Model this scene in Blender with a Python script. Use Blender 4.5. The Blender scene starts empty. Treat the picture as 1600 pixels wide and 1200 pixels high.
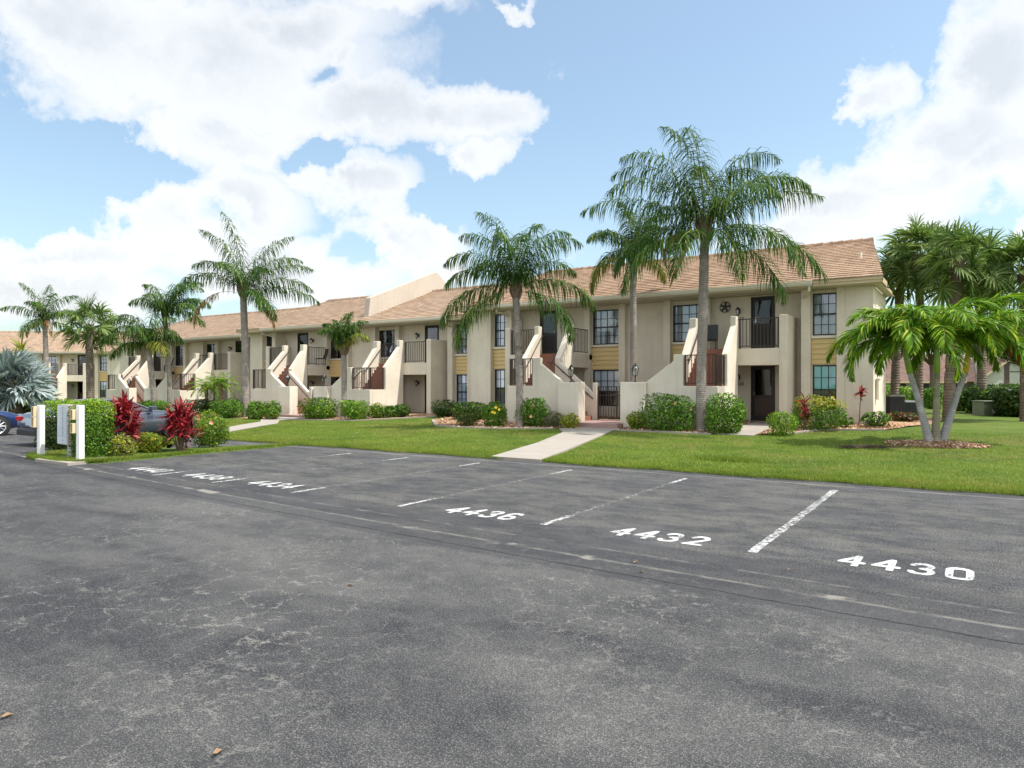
import bpy, bmesh, math, random
import numpy as np
from mathutils import Vector, Matrix
R = math.radians
scene = bpy.context.scene
COL = scene.collection
# ------------------------------------------------------------------ camera model (measured from the photograph)
F = 1105.0; H = 1.75; YAW = R(33.3)
CY, SY = math.cos(YAW), math.sin(YAW)
def at(px, V):                      # world x and view depth of a line of sight on the plane y = V
    a = (px - 800) / F
    t = V / (a * SY + CY)
    return t * (a * CY - SY), t
def atd(px, t):                     # same for a given view depth
    a = (px - 800) / F
    return t * (a * CY - SY), t * (a * SY + CY)
def zp(py, t): return H + (600 - py) / F * t

# ------------------------------------------------------------------ helpers
def lin(c):
    return tuple((x / 12.92 if x <= .04045 else ((x + .055) / 1.055) ** 2.4) for x in c)
def prop(o, label=None, cat=None, group=None, kind=None):
    if label: o['label'] = label
    if cat: o['category'] = cat
    if group: o['group'] = group
    if kind: o['kind'] = kind
    return o
def thing(name, label, cat, loc=(0, 0, 0), rotz=0, group=None):
    o = bpy.data.objects.new(name, None); COL.objects.link(o)
    o.location = loc; o.rotation_euler = (0, 0, rotz); o.empty_display_size = .2
    return prop(o, label, cat, group)

class MB:
    def __init__(s): s.v = []; s.f = []; s.m = []; s.mi = 0
    def add(s, vs, fs):
        n = len(s.v); s.v += [tuple(p) for p in vs]; s.f += [tuple(i + n for i in f) for f in fs]; s.m += [s.mi] * len(fs); return s
    def box(s, x0, x1, y0, y1, z0, z1):
        x0, x1 = sorted((x0, x1)); y0, y1 = sorted((y0, y1)); z0, z1 = sorted((z0, z1))
        return s.add([(x0, y0, z0), (x1, y0, z0), (x1, y1, z0), (x0, y1, z0), (x0, y0, z1), (x1, y0, z1), (x1, y1, z1), (x0, y1, z1)],
                     [(0, 3, 2, 1), (4, 5, 6, 7), (0, 1, 5, 4), (1, 2, 6, 5), (2, 3, 7, 6), (3, 0, 4, 7)])
    def prism(s, poly, axis, a, b):
        def P(p, w):
            if axis == 'x': return (w, p[0], p[1])
            if axis == 'y': return (p[0], w, p[1])
            return (p[0], p[1], w)
        n = len(poly)
        return s.add([P(p, a) for p in poly] + [P(p, b) for p in poly],
                     [tuple(range(n)), tuple(range(2 * n - 1, n - 1, -1))] + [(i, (i + 1) % n, n + (i + 1) % n, n + i) for i in range(n)])
    def tube(s, pts, rad, n=8, caps=True):
        pts = [Vector(p) for p in pts]
        if not hasattr(rad, '__len__'): rad = [rad] * len(pts)
        rings = []; up = Vector((0, 0, 1))
        for i, p in enumerate(pts):
            d = (pts[min(i + 1, len(pts) - 1)] - pts[max(i - 1, 0)]).normalized()
            a = d.cross(up)
            if a.length < .05: a = d.cross(Vector((0, 1, 0)))
            a.normalize(); b = d.cross(a).normalized()
            if i and (a.dot(rings[-1][1]) < 0): a = -a; b = -b
            rings.append((p, a, b))
        vs = []; fs = []
        for (p, a, b), r in zip(rings, rad):
            for k in range(n):
                w = 2 * math.pi * k / n; vs.append(p + a * (math.cos(w) * r) + b * (math.sin(w) * r))
        for i in range(len(pts) - 1):
            for k in range(n):
                fs.append((i * n + k, i * n + (k + 1) % n, (i + 1) * n + (k + 1) % n, (i + 1) * n + k))
        if caps: fs += [tuple(range(n)), tuple((len(pts) - 1) * n + k for k in range(n - 1, -1, -1))]
        return s.add(vs, fs)
    def build(s, name, mat, parent=None, smooth=False, bevel=0, loc=None, norm=True):
        me = bpy.data.meshes.new(name); me.from_pydata(s.v, [], s.f)
        for m in (mat if isinstance(mat, (list, tuple)) else [mat]): me.materials.append(m)
        if isinstance(mat, (list, tuple)): me.polygons.foreach_set('material_index', s.m)
        if norm:
            bm = bmesh.new(); bm.from_mesh(me); bmesh.ops.recalc_face_normals(bm, faces=bm.faces); bm.to_mesh(me); bm.free()
        if smooth: me.shade_smooth()
        o = bpy.data.objects.new(name, me); COL.objects.link(o)
        if parent: o.parent = parent
        if loc: o.location = loc
        if bevel:
            b = o.modifiers.new('Bevel', 'BEVEL'); b.width = bevel; b.segments = 2; b.limit_method = 'ANGLE'; b.angle_limit = R(40)
        return o

def np_obj(name, V, Fq, mat, parent=None, mi=None, smooth=False):
    """V (n,3) floats, Fq (m,k) ints"""
    me = bpy.data.meshes.new(name); V = np.asarray(V, dtype=np.float32); Fq = np.asarray(Fq, dtype=np.int32)
    k = Fq.shape[1]
    me.vertices.add(len(V)); me.vertices.foreach_set('co', V.ravel())
    me.loops.add(Fq.size); me.loops.foreach_set('vertex_index', Fq.ravel())
    me.polygons.add(len(Fq)); me.polygons.foreach_set('loop_start', np.arange(len(Fq), dtype=np.int32) * k)
    try: me.polygons.foreach_set('loop_total', np.full(len(Fq), k, dtype=np.int32))
    except Exception: pass
    for m in (mat if isinstance(mat, (list, tuple)) else [mat]): me.materials.append(m)
    if mi is not None: me.polygons.foreach_set('material_index', np.asarray(mi, dtype=np.int32))
    me.update(calc_edges=True); me.validate()
    if smooth: me.shade_smooth()
    o = bpy.data.objects.new(name, me); COL.objects.link(o)
    if parent: o.parent = parent
    return o

# ------------------------------------------------------------------ materials
class NT:
    def __init__(s, name):
        s.mat = bpy.data.materials.new(name); s.mat.use_nodes = True
        s.t = s.mat.node_tree; s.n = s.t.nodes; s.l = s.t.links
        s.n.clear(); s.out = s.n.new('ShaderNodeOutputMaterial')
        s.co = s.n.new('ShaderNodeTexCoord')
    def L(s, a, b): s.l.new(a, b)
    def new(s, t, **kw):
        n = s.n.new(t)
        for k, v in kw.items(): setattr(n, k, v)
        return n
    def noise(s, scale, detail=4, rough=.5, vec=None, dist=0):
        n = s.new('ShaderNodeTexNoise'); n.inputs['Scale'].default_value = scale; n.inputs['Detail'].default_value = detail
        n.inputs['Roughness'].default_value = rough; n.inputs['Distortion'].default_value = dist
        s.L(vec or s.co.outputs['Object'], n.inputs['Vector']); return n.outputs['Fac']
    def ramp(s, fac, stops, interp='LINEAR'):
        n = s.new('ShaderNodeValToRGB'); n.color_ramp.interpolation = interp
        e = n.color_ramp.elements
        while len(e) < len(stops): e.new(.5)
        for i, (p, c) in enumerate(stops):
            e[i].position = p
            if not hasattr(c, '__len__'): c = (c, c, c)
            e[i].color = (*c, 1)
        s.L(fac, n.inputs[0]); return n.outputs[0]
    def val(s, x, sock):
        if hasattr(x, 'is_output') or hasattr(x, 'node'): s.L(x, sock)
        else: sock.default_value = x
    def math(s, op, a, b=0, c=None, clamp=False):
        n = s.new('ShaderNodeMath', operation=op); n.use_clamp = clamp
        s.val(a, n.inputs[0]); s.val(b, n.inputs[1])
        if c is not None: s.val(c, n.inputs[2])
        return n.outputs[0]
    def mix(s, fac, a, b, blend='MIX'):
        n = s.new('ShaderNodeMix', data_type='RGBA', blend_type=blend)
        s.val(fac, n.inputs[0])
        for x, i in ((a, 6), (b, 7)):
            if isinstance(x, tuple): n.inputs[i].default_value = (*x, 1)
            else: s.L(x, n.inputs[i])
        return n.outputs[2]
    def bsdf(s, col, rough=.7, metal=0, spec=.5, bump=None, bstr=.3, bdist=.02):
        b = s.new('ShaderNodeBsdfPrincipled')
        if isinstance(col, tuple): b.inputs['Base Color'].default_value = (*col, 1)
        else: s.L(col, b.inputs['Base Color'])
        s.val(rough, b.inputs['Roughness']); b.inputs['Metallic'].default_value = metal
        b.inputs['Specular IOR Level'].default_value = spec
        if bump is not None:
            n = s.new('ShaderNodeBump'); n.inputs['Strength'].default_value = bstr; n.inputs['Distance'].default_value = bdist
            s.L(bump, n.inputs['Height']); s.L(n.outputs[0], b.inputs['Normal'])
        return b
    def end(s, b): s.L(b.outputs[0], s.out.inputs[0]); return s.mat

def plain(name, col, rough=.5, metal=0, spec=.5, var=.12, scale=3, bump=0):
    t = NT(name); n = t.noise(scale, 5, .6)
    c = t.mix(n, tuple(x * (1 - var) for x in col), tuple(min(1, x * (1 + var)) for x in col))
    return t.end(t.bsdf(c, rough, metal, spec, t.noise(60, 3) if bump else None, bump, .01))

def stucco(name, col, dirt=.17):
    t = NT(name)
    big = t.noise(.7, 4, .6); mid = t.noise(5, 5, .65)
    c = t.mix(t.ramp(big, [(.35, 0), (.7, 1)]), tuple(x * (1 - dirt) for x in col), col)
    c = t.mix(t.math('MULTIPLY', t.ramp(mid, [(.45, 0), (.75, 1)]), .25), c, tuple(x * .8 for x in col))
    # rain streaks: stretched noise
    mp = t.new('ShaderNodeMapping'); mp.inputs['Scale'].default_value = (6, 6, .35); t.L(t.co.outputs['Object'], mp.inputs[0])
    st = t.noise(1, 4, .6, mp.outputs[0])
    c = t.mix(t.math('MULTIPLY', t.ramp(st, [(.52, 0), (.76, 1)]), .34), c, tuple(x * .62 for x in (col[0], col[1], col[2] * .9)))
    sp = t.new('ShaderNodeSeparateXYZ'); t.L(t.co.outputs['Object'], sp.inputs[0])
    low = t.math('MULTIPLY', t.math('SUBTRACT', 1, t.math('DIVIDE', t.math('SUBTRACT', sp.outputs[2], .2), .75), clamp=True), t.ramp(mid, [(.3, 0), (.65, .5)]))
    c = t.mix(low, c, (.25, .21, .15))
    return t.end(t.bsdf(c, .9, 0, .25, t.noise(38, 5, .7), .55, .012))
WALL = (.72, .645, .53)
M = {}
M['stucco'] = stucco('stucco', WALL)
M['stucco_light'] = stucco('stucco_light', (.76, .69, .58))
M['parapet'] = stucco('parapet_stucco', (.50, .44, .37), .10)
M['fascia'] = plain('fascia_paint', (.50, .40, .24), .55, var=.1)
M['gutter'] = plain('gutter_metal', (.60, .55, .44), .4, var=.06)
M['soffit'] = plain('soffit_board', (.50, .45, .36), .8)
M['siding'] = plain('siding_board', (.60, .44, .20), .65, var=.1, scale=2)
M['bronze'] = plain('bronze_metal', (.030, .024, .020), .45, .3)
M['frame'] = plain('dark_window_frame', (.012, .012, .014), .4)
M['rail'] = plain('dark_brown_rail', (.050, .036, .028), .45, .2)
M['stairred'] = plain('brick_red_tread', (.24, .105, .07), .8, var=.25, scale=8, bump=.3)
M['stoop'] = plain('mauve_painted_concrete', (.30, .19, .17), .8, var=.2, scale=4, bump=.3)
M['concrete'] = plain('concrete_path', (.30, .27, .235), .9, var=.2, scale=2.2, bump=.3)
M['blind'] = plain('white_blind', (.85, .88, .88), .7)
M['curtain'] = plain('grey_curtain', (.36, .37, .37), .9, var=.3, scale=3)
M['bluecurtain'] = plain('pale_blue_curtain', (.42, .50, .60), .8, var=.25, scale=2)
M['teal'] = plain('teal_shade', (.16, .62, .54), .6, var=.15, scale=1.5)
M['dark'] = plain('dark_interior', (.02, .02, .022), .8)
M['doorgrey'] = plain('grey_door_paint', (.17, .15, .13), .6)
M['doorpanel'] = plain('brown_door_panel', (.07, .04, .03), .6)
M['white'] = plain('white_paint', (.80, .80, .78), .5, var=.04)
M['cream'] = plain('cream_wood', (.60, .50, .31), .7)
M['mailbox'] = plain('pale_blue_metal', (.52, .60, .68), .35, .3, var=.05)
M['mailtan'] = plain('mailbox_side', (.46, .41, .34), .4, .2)
M['utility'] = plain('utility_green', (.18, .20, .13), .5)
M['steel'] = plain('steel', (.45, .45, .45), .35, .8)
M['numeral'] = plain('wall_numeral', (.06, .045, .035), .5)
M['lamp'] = plain('lamp_glass', (.75, .78, .80), .15)
M['black'] = plain('black_plastic', (.012, .012, .013), .5)
M['tyre'] = plain('tyre_rubber', (.02, .02, .02), .85)
M['rim'] = plain('alloy_rim', (.55, .56, .58), .25, .9)
M['red'] = plain('red_lens', (.55, .01, .01), .2)
M['plate'] = plain('number_plate', (.45, .55, .62), .5, var=.3, scale=30)
M['headlight'] = plain('headlight_lens', (.6, .65, .7), .08, .3)

def glass_mat(name, tint=.55, gl=.16):
    t = NT(name); tr = t.new('ShaderNodeBsdfTransparent'); tr.inputs[0].default_value = (tint, tint * 1.02, tint * 1.05, 1)
    g = t.new('ShaderNodeBsdfGlossy'); g.inputs['Roughness'].default_value = .02; g.inputs[0].default_value = (.95, .97, 1, 1)
    bp = t.new('ShaderNodeBump'); bp.inputs['Strength'].default_value = .05; bp.inputs['Distance'].default_value = .05
    t.L(t.noise(1.6, 2), bp.inputs['Height']); t.L(bp.outputs[0], g.inputs['Normal'])
    fr = t.new('ShaderNodeFresnel'); fr.inputs[0].default_value = 1.5
    f = t.math('ADD', t.math('MULTIPLY', fr.outputs[0], 1.0), gl, clamp=True)
    m = t.new('ShaderNodeMixShader'); t.L(f, m.inputs[0]); t.L(tr.outputs[0], m.inputs[1]); t.L(g.outputs[0], m.inputs[2])
    return t.end(m)
M['glass'] = glass_mat('window_glass', .97, .04)
M['doorglass'] = glass_mat('door_glass', .5, .0)
M['carglass'] = glass_mat('car_glass', .12, .1)

def carpaint(name, col):
    t = NT(name); b = t.bsdf(col, .28, .55, .5); b.inputs['Coat Weight'].default_value = 1; b.inputs['Coat Roughness'].default_value = .04
    return t.end(b)
M['car_steel'] = carpaint('steel_blue_paint', (.085, .10, .13))
M['car_navy'] = carpaint('navy_paint', (.015, .04, .14))

def rooftile(name, c1, c2, c3):
    t = NT(name)
    mp = t.new('ShaderNodeMapping'); t.L(t.co.outputs['Object'], mp.inputs[0])
    sp = t.new('ShaderNodeSeparateXYZ'); t.L(mp.outputs[0], sp.inputs[0])
    row = t.math('FLOOR', t.math('DIVIDE', t.math('ADD', sp.outputs[1], .7), COURSE))
    sh = t.math('MULTIPLY', t.math('FRACT', t.math('MULTIPLY', row, .5)), .33)
    colx = t.math('FLOOR', t.math('DIVIDE', t.math('ADD', sp.outputs[0], sh), .33))
    cmb = t.new('ShaderNodeCombineXYZ'); t.L(colx, cmb.inputs[0]); t.L(row, cmb.inputs[1])
    wn = t.new('ShaderNodeTexWhiteNoise', noise_dimensions='2D'); t.L(cmb.outputs[0], wn.inputs['Vector'])
    big = t.noise(.5, 5, .65)
    c = t.mix(wn.outputs['Value'], c1, c2)
    c = t.mix(t.ramp(big, [(.45, 0), (.7, .6)]), c, c3)
    st = t.new('ShaderNodeMapping'); st.inputs['Scale'].default_value = (3, .5, 1); t.L(t.co.outputs['Object'], st.inputs[0])
    c = t.mix(t.math('MULTIPLY', t.ramp(t.noise(1.2, 5, .7, st.outputs[0]), [(.5, 0), (.75, 1)]), .45), c, tuple(x * .55 for x in c1))
    fx = t.math('FRACT', t.math('DIVIDE', t.math('ADD', sp.outputs[0], sh), .33))
    joint = t.math('LESS_THAN', fx, .05)
    c = t.mix(t.math('MULTIPLY', joint, .5), c, tuple(x * .35 for x in c1))
    return t.end(t.bsdf(c, .85, 0, .3, t.noise(30, 4), .3, .01))
COURSE = .31
M['tile'] = rooftile('terracotta_flat_tile', (.26, .165, .108), (.40, .275, .185), (.34, .235, .15))
M['tile_tan'] = rooftile('sandy_flat_tile', (.29, .20, .14), (.42, .305, .22), (.37, .26, .16))
M['shingle'] = rooftile('brown_shingle', (.10, .06, .048), (.17, .10, .08), (.13, .08, .06))

def leafmat(name, stops, rough=.6, trans=.34, spec=.14):
    t = NT(name); g = t.new('ShaderNodeNewGeometry')
    c = t.ramp(g.outputs['Random Per Island'], stops)
    c = t.mix(t.ramp(t.noise(1.3, 3), [(.35, 0), (.65, .3)]), c, stops[0][1])
    b = t.bsdf(c, rough, 0, spec)
    tr = t.new('ShaderNodeBsdfTranslucent'); t.L(t.mix(.5, c, (.9, 1, .3), 'MULTIPLY'), tr.inputs[0])
    m = t.new('ShaderNodeMixShader'); m.inputs[0].default_value = trans
    t.L(b.outputs[0], m.inputs[1]); t.L(tr.outputs[0], m.inputs[2]); return t.end(m)
M['palm'] = leafmat('queen_palm_leaf', [(0, (.022, .060, .012)), (.5, (.048, .115, .018)), (.85, (.10, .185, .028)), (1, (.22, .26, .05))])
M['palm_y'] = leafmat('yellowed_palm_leaf', [(0, (.09, .13, .02)), (.6, (.20, .24, .04)), (1, (.42, .32, .06))])
M['palm_dead'] = leafmat('dead_palm_leaf', [(0, (.16, .085, .035)), (.6, (.30, .17, .07)), (1, (.38, .26, .12))], .7, .2)
M['sabal'] = leafmat('cabbage_palm_leaf', [(0, (.06, .12, .028)), (.6, (.145, .23, .055)), (1, (.33, .40, .15))], .55, .4)
M['silver'] = leafmat('silver_palm_leaf', [(0, (.15, .20, .19)), (.6, (.27, .33, .33)), (1, (.42, .48, .49))], .4, .15)
M['adon'] = leafmat('glossy_palm_leaf', [(0, (.06, .15, .012)), (.5, (.14, .29, .02)), (.85, (.27, .42, .025)), (1, (.50, .50, .04))], .45)
M['adon_dead'] = leafmat('rusty_palm_leaf', [(0, (.20, .05, .02)), (1, (.33, .11, .04))], .6, .2)
M['shrub'] = leafmat('shrub_leaf', [(0, (.04, .10, .012)), (.5, (.095, .205, .02)), (.9, (.18, .33, .035)), (1, (.27, .43, .06))], .5)
M['shrub_dark'] = leafmat('dark_shrub_leaf', [(0, (.018, .04, .01)), (.7, (.045, .085, .018)), (1, (.10, .15, .03))], .45)
M['shrub_lime'] = leafmat('lime_hedge_leaf', [(0, (.07, .15, .012)), (.5, (.17, .32, .02)), (1, (.40, .52, .04))], .5)
M['shrub_grey'] = leafmat('grey_shrub_leaf', [(0, (.10, .12, .06)), (.7, (.18, .20, .11)), (1, (.26, .24, .15))], .6)
M['croton'] = leafmat('yellow_croton_leaf', [(0, (.09, .14, .015)), (.45, (.25, .28, .03)), (1, (.62, .52, .05))], .35)
M['redti'] = leafmat('red_cordyline_leaf', [(0, (.09, .010, .016)), (.5, (.24, .018, .028)), (.85, (.46, .045, .05)), (1, (.58, .22, .20))], .35, .25)
M['tree'] = leafmat('broad_tree_leaf', [(0, (.02, .05, .01)), (.6, (.055, .12, .02)), (1, (.14, .24, .05))], .5)
M['twig'] = plain('twig_bark', (.14, .10, .07), .9, var=.3, scale=12)
M['flower_y'] = plain('yellow_petal', (.85, .62, .03), .5)
M['flower_p'] = plain('peach_petal', (.80, .35, .22), .5)

def bark(name, c1, c2, ring=9, rstr=.5):
    t = NT(name); w = t.new('ShaderNodeTexWave', wave_type='BANDS', bands_direction='Z')
    w.inputs['Scale'].default_value = ring / 3; w.inputs['Distortion'].default_value = 1.2; w.inputs['Detail'].default_value = 3
    t.L(t.co.outputs['Object'], w.inputs['Vector'])
    n = t.noise(5, 7, .75); f = t.math('ADD', t.math('MULTIPLY', w.outputs['Fac'], .22), t.math('MULTIPLY', n, .6), clamp=True)
    c = t.mix(f, c1, c2)
    mo = t.math('MULTIPLY', t.ramp(t.noise(2.2, 6, .7), [(.50, 0), (.62, 1)]), .55)
    c = t.mix(mo, c, tuple(x * 1.35 for x in c2))
    return t.end(t.bsdf(c, .9, 0, .2, w.outputs['Fac'], rstr, .02))
M['bark'] = bark('grey_palm_bark', (.17, .145, .125), (.34, .30, .27), 14)
M['bark_brown'] = bark('brown_palm_bark', (.11, .085, .068), (.23, .18, .145), 8, .8)
M['bark_light'] = bark('pale_ringed_bark', (.22, .215, .21), (.38, .375, .37), 14, .25)
M['bark_tan'] = bark('yellow_grey_bark', (.17, .16, .11), (.30, .28, .20), 14, .35)
M['shaft_g'] = plain('green_crownshaft', (.22, .36, .05), .4, var=.25, scale=3)
M['shaft_y'] = plain('yellow_crownshaft', (.55, .36, .04), .4, var=.25, scale=3)
M['boot'] = plain('leaf_boot', (.15, .105, .07), .9, var=.4, scale=14, bump=.5)
M['petiole'] = plain('leaf_stalk', (.17, .22, .06), .5, var=.2, scale=4)
M['petiole_br'] = plain('brown_leaf_stalk', (.22, .13, .07), .7, var=.2, scale=4)
M['petiole_sil'] = plain('pale_leaf_stalk', (.40, .42, .36), .6)

# ground materials ---------------------------------------------------------------
def asphalt():
    t = NT('asphalt'); P = t.new('ShaderNodeNewGeometry').outputs['Position']
    sp = t.new('ShaderNodeSeparateXYZ'); t.L(P, sp.inputs[0]); X, Y = sp.outputs[0], sp.outputs[1]
    N = lambda s, d=4, r=.5, dist=0: t.noise(s, d, r, P, dist)
    line = t.math('ADD', t.math('ADD', 6.22, t.math('MULTIPLY', X, -.045)), t.math('MULTIPLY', t.math('MULTIPLY', X, X), .002))
    dl = t.math('SUBTRACT', Y, line)                                   # signed distance from the seam between drive and bays
    wob = t.math('MULTIPLY', t.math('SUBTRACT', N(3, 5, .7), .5), .10)
    dlw = t.math('ADD', dl, wob)
    bays = t.ramp(dlw, [(0, 0), (.02, 1)])
    # drive: worn patches
    mp = t.new('ShaderNodeMapping'); mp.inputs['Scale'].default_value = (.35, 1, 1); t.L(P, mp.inputs[0])
    big = t.noise(.55, 5, .6, mp.outputs[0], .4)
    worn = t.ramp(t.math('ADD', t.math('MULTIPLY', big, .7), t.math('MULTIPLY', N(2.6, 8, .75), .3)), [(.42, 0), (.58, 1)])
    fine = N(150, 3, .85); fine2 = N(60, 4, .8)
    vo = t.new('ShaderNodeTexVoronoi'); vo.inputs['Scale'].default_value = 120; t.L(P, vo.inputs['Vector'])
    vs = t.new('ShaderNodeSeparateColor'); t.L(vo.outputs['Color'], vs.inputs[0])
    stone = t.math('MULTIPLY', t.ramp(vs.outputs[0], [(.66, 0), (.74, 1)]), t.ramp(vo.outputs['Distance'], [(.30, 1), (.5, 0)]))
    drive = t.mix(worn, (.015, .016, .021), (.046, .047, .048))
    drive = t.mix(t.ramp(fine, [(.47, 0), (.60, .9)]), drive, t.mix(worn, (.055, .056, .060), (.155, .152, .145)))
    drive = t.mix(t.math('MULTIPLY', t.ramp(fine2, [(.36, 1), (.5, 0)]), .65), drive, (.016, .016, .019))
    drive = t.mix(t.math('MULTIPLY', stone, t.math('ADD', t.math('MULTIPLY', worn, .45), .30)), drive, (.24, .235, .225))
    # pale hairline cracks
    wp = t.new('ShaderNodeVectorMath', operation='ADD')
    nv = t.new('ShaderNodeTexNoise'); nv.inputs['Scale'].default_value = 3.5; nv.inputs['Detail'].default_value = 6; nv.inputs['Roughness'].default_value = .7; t.L(P, nv.inputs['Vector'])
    sc = t.new('ShaderNodeVectorMath', operation='SCALE'); sc.inputs['Scale'].default_value = .55; t.L(nv.outputs['Color'], sc.inputs[0])
    t.L(P, wp.inputs[0]); t.L(sc.outputs[0], wp.inputs[1])
    cr = t.new('ShaderNodeTexVoronoi', feature='DISTANCE_TO_EDGE'); cr.inputs['Scale'].default_value = 2.3; t.L(wp.outputs[0], cr.inputs['Vector'])
    crack = t.math('MULTIPLY', t.ramp(cr.outputs['Distance'], [(.004, 1), (.02, 0)]), t.ramp(N(.5, 3), [(.38, .1), (.60, .8)]))
    crack = t.math('MULTIPLY', crack, t.ramp(N(9, 4, .7), [(.42, 0), (.56, 1)]))
    cr2 = t.new('ShaderNodeTexVoronoi', feature='DISTANCE_TO_EDGE'); cr2.inputs['Scale'].default_value = 7; t.L(wp.outputs[0], cr2.inputs['Vector'])
    crack2 = t.math('MULTIPLY', t.ramp(cr2.outputs['Distance'], [(.012, .9), (.05, 0)]), t.ramp(N(.7, 3), [(.42, 0), (.65, .6)]))
    crack = t.math('MAXIMUM', crack, t.math('MULTIPLY', crack2, t.ramp(N(14, 2), [(.45, 0), (.65, 1)])))
    grit = t.ramp(N(88, 2, .6), [(.585, 0), (.64, 1)])
    drive = t.mix(t.math('MULTIPLY', grit, t.math('ADD', t.math('MULTIPLY', worn, .35), .5)), drive, (.20, .197, .188))
    drive = t.mix(t.math('MULTIPLY', t.ramp(N(.42, 4, .6), [(.56, 0), (.68, 1)]), .35), drive, (.085, .083, .08))
    drive = t.mix(crack, drive, (.27, .26, .235))
    # bays: darker sealed surface with worn brownish patches drawn out along the bays
    m2 = t.new('ShaderNodeMapping'); m2.inputs['Scale'].default_value = (.55, 1.1, 1); t.L(P, m2.inputs[0])
    pb = t.math('ADD', t.math('MULTIPLY', t.noise(1.0, 12, .82, m2.outputs[0]), .6), t.math('MULTIPLY', t.noise(3.2, 10, .8, m2.outputs[0]), .4))
    bay = t.mix(t.ramp(pb, [(.47, 0), (.56, 1)]), (.012, .015, .022), (.048, .048, .047))
    bay = t.mix(t.math('MULTIPLY', t.ramp(N(.5, 4, .6), [(.5, 0), (.75, 1)]), .5), bay, (.040, .048, .066))
    bay = t.mix(t.math('MULTIPLY', t.ramp(fine2, [(.50, 0), (.58, 1)]), t.ramp(pb, [(.42, .2), (.56, .95)])), bay, (.21, .20, .18))
    bay = t.mix(t.math('MULTIPLY', t.ramp(N(70, 2, .6), [(.60, 0), (.65, 1)]), .7), bay, (.22, .215, .20))
    bay = t.mix(t.math('MULTIPLY', stone, .6), bay, (.24, .235, .22))
    bay = t.mix(t.math('MULTIPLY', t.ramp(fine2, [(.35, 1), (.5, 0)]), .45), bay, (.018, .018, .022))
    # smooth dark strip beside the seam
    strip = t.math('MULTIPLY', t.ramp(dlw, [(.05, 1), (.10, 0)]), t.ramp(t.math('ADD', dlw, .62), [(0, 0), (.04, 1)]))
    c = t.mix(bays, drive, bay)
    inner = t.math('MULTIPLY', t.ramp(t.math('ADD', dlw, .55), [(0, 0), (.03, 1)]), t.ramp(dlw, [(.85, 1), (1, 0)]))
    c = t.mix(t.math('MULTIPLY', inner, .45), c, (.032, .033, .038))
    # pale exposed seam lines
    def band(d, w, soft): return t.ramp(t.math('ABSOLUTE', d), [(w, 1), (w + soft, 0)])
    seam = t.math('MULTIPLY', band(dlw, .008, .035), t.ramp(N(2.5, 7, .8), [(.38, 0), (.62, .85)]))
    wide = t.math('MULTIPLY', band(dlw, .07, .03), t.ramp(N(.8, 4, .6), [(.56, 0), (.60, 1)]))
    seam2 = t.math('MULTIPLY', band(t.math('SUBTRACT', dlw, .42), .008, .03), t.ramp(N(3.3, 5, .7), [(.45, 0), (.6, .6)]))
    kerb = t.math('MULTIPLY', band(t.math('SUBTRACT', t.math('ADD', Y, wob), 13.18), .02, .03), t.ramp(N(1.7, 5, .7), [(.35, .2), (.6, .8)]))
    kerb = t.math('MULTIPLY', kerb, t.ramp(X, [(0, 1), (1, 1)]))
    for b in (seam, wide, seam2, kerb): c = t.mix(b, c, (.20, .19, .17))
    edge = t.ramp(t.math('ADD', Y, t.math('MULTIPLY', wob, 3)), [(0, 0), (1, 0)])
    dcr = t.math('MULTIPLY', band(t.math('ADD', dlw, .36), .006, .012), .9)
    c = t.mix(dcr, c, (.008, .008, .008))
    h = t.math('ADD', fine, t.math('MULTIPLY', vs.outputs[0], .4))
    return t.end(t.bsdf(c, .88, 0, .25, h, .5, .008))
M['asphalt'] = asphalt()

def grassmat(name, blades):
    t = NT(name); P = t.new('ShaderNodeNewGeometry'); N = lambda s, d=4, r=.5: t.noise(s, d, r, P.outputs['Position'])
    c = t.mix(t.ramp(N(.45, 5, .6), [(.35, 0), (.68, 1)]), (.10, .165, .016), (.19, .265, .026))
    c = t.mix(t.math('MULTIPLY', t.ramp(N(1.4, 5, .7), [(.5, 0), (.72, 1)]), .55), c, (.34, .31, .07))
    c = t.mix(t.math('MULTIPLY', t.ramp(N(.9, 4, .6), [(.30, 1), (.45, 0)]), .6), c, (.06, .11, .012))
    c = t.mix(t.math('MULTIPLY', t.ramp(N(.33, 6, .7), [(.50, 0), (.66, 1)]), .75), c, (.31, .25, .075))
    if blades:
        c = t.mix(t.math('MULTIPLY', P.outputs['Random Per Island'], .5), c, (.29, .38, .045))
        b = t.bsdf(c, .5, 0, .35); tr = t.new('ShaderNodeBsdfTranslucent'); t.L(c, tr.inputs[0])
        m = t.new('ShaderNodeMixShader'); m.inputs[0].default_value = .35
        t.L(b.outputs[0], m.inputs[1]); t.L(tr.outputs[0], m.inputs[2]); return t.end(m)
    f = N(26, 5, .75)
    c = t.mix(t.ramp(f, [(.38, 0), (.62, .75)]), (.045, .085, .012), c)
    return t.end(t.bsdf(c, .85, 0, .2, f, .9, .05))
M['grass'] = grassmat('lawn_grass', False); M['blade'] = grassmat('grass_blade', True)
def mulch():
    t = NT('bark_mulch'); P = t.new('ShaderNodeNewGeometry').outputs['Position']
    v = t.new('ShaderNodeTexVoronoi'); v.inputs['Scale'].default_value = 17; t.L(P, v.inputs['Vector'])
    s = t.new('ShaderNodeSeparateColor'); t.L(v.outputs['Color'], s.inputs[0])
    c = t.ramp(s.outputs[0], [(0, (.13, .06, .03)), (.5, (.30, .16, .085)), (.8, (.46, .31, .19)), (1, (.62, .52, .40))])
    return t.end(t.bsdf(c, .9, 0, .2, v.outputs['Distance'], .9, .04))
M['mulch'] = mulch()
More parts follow.
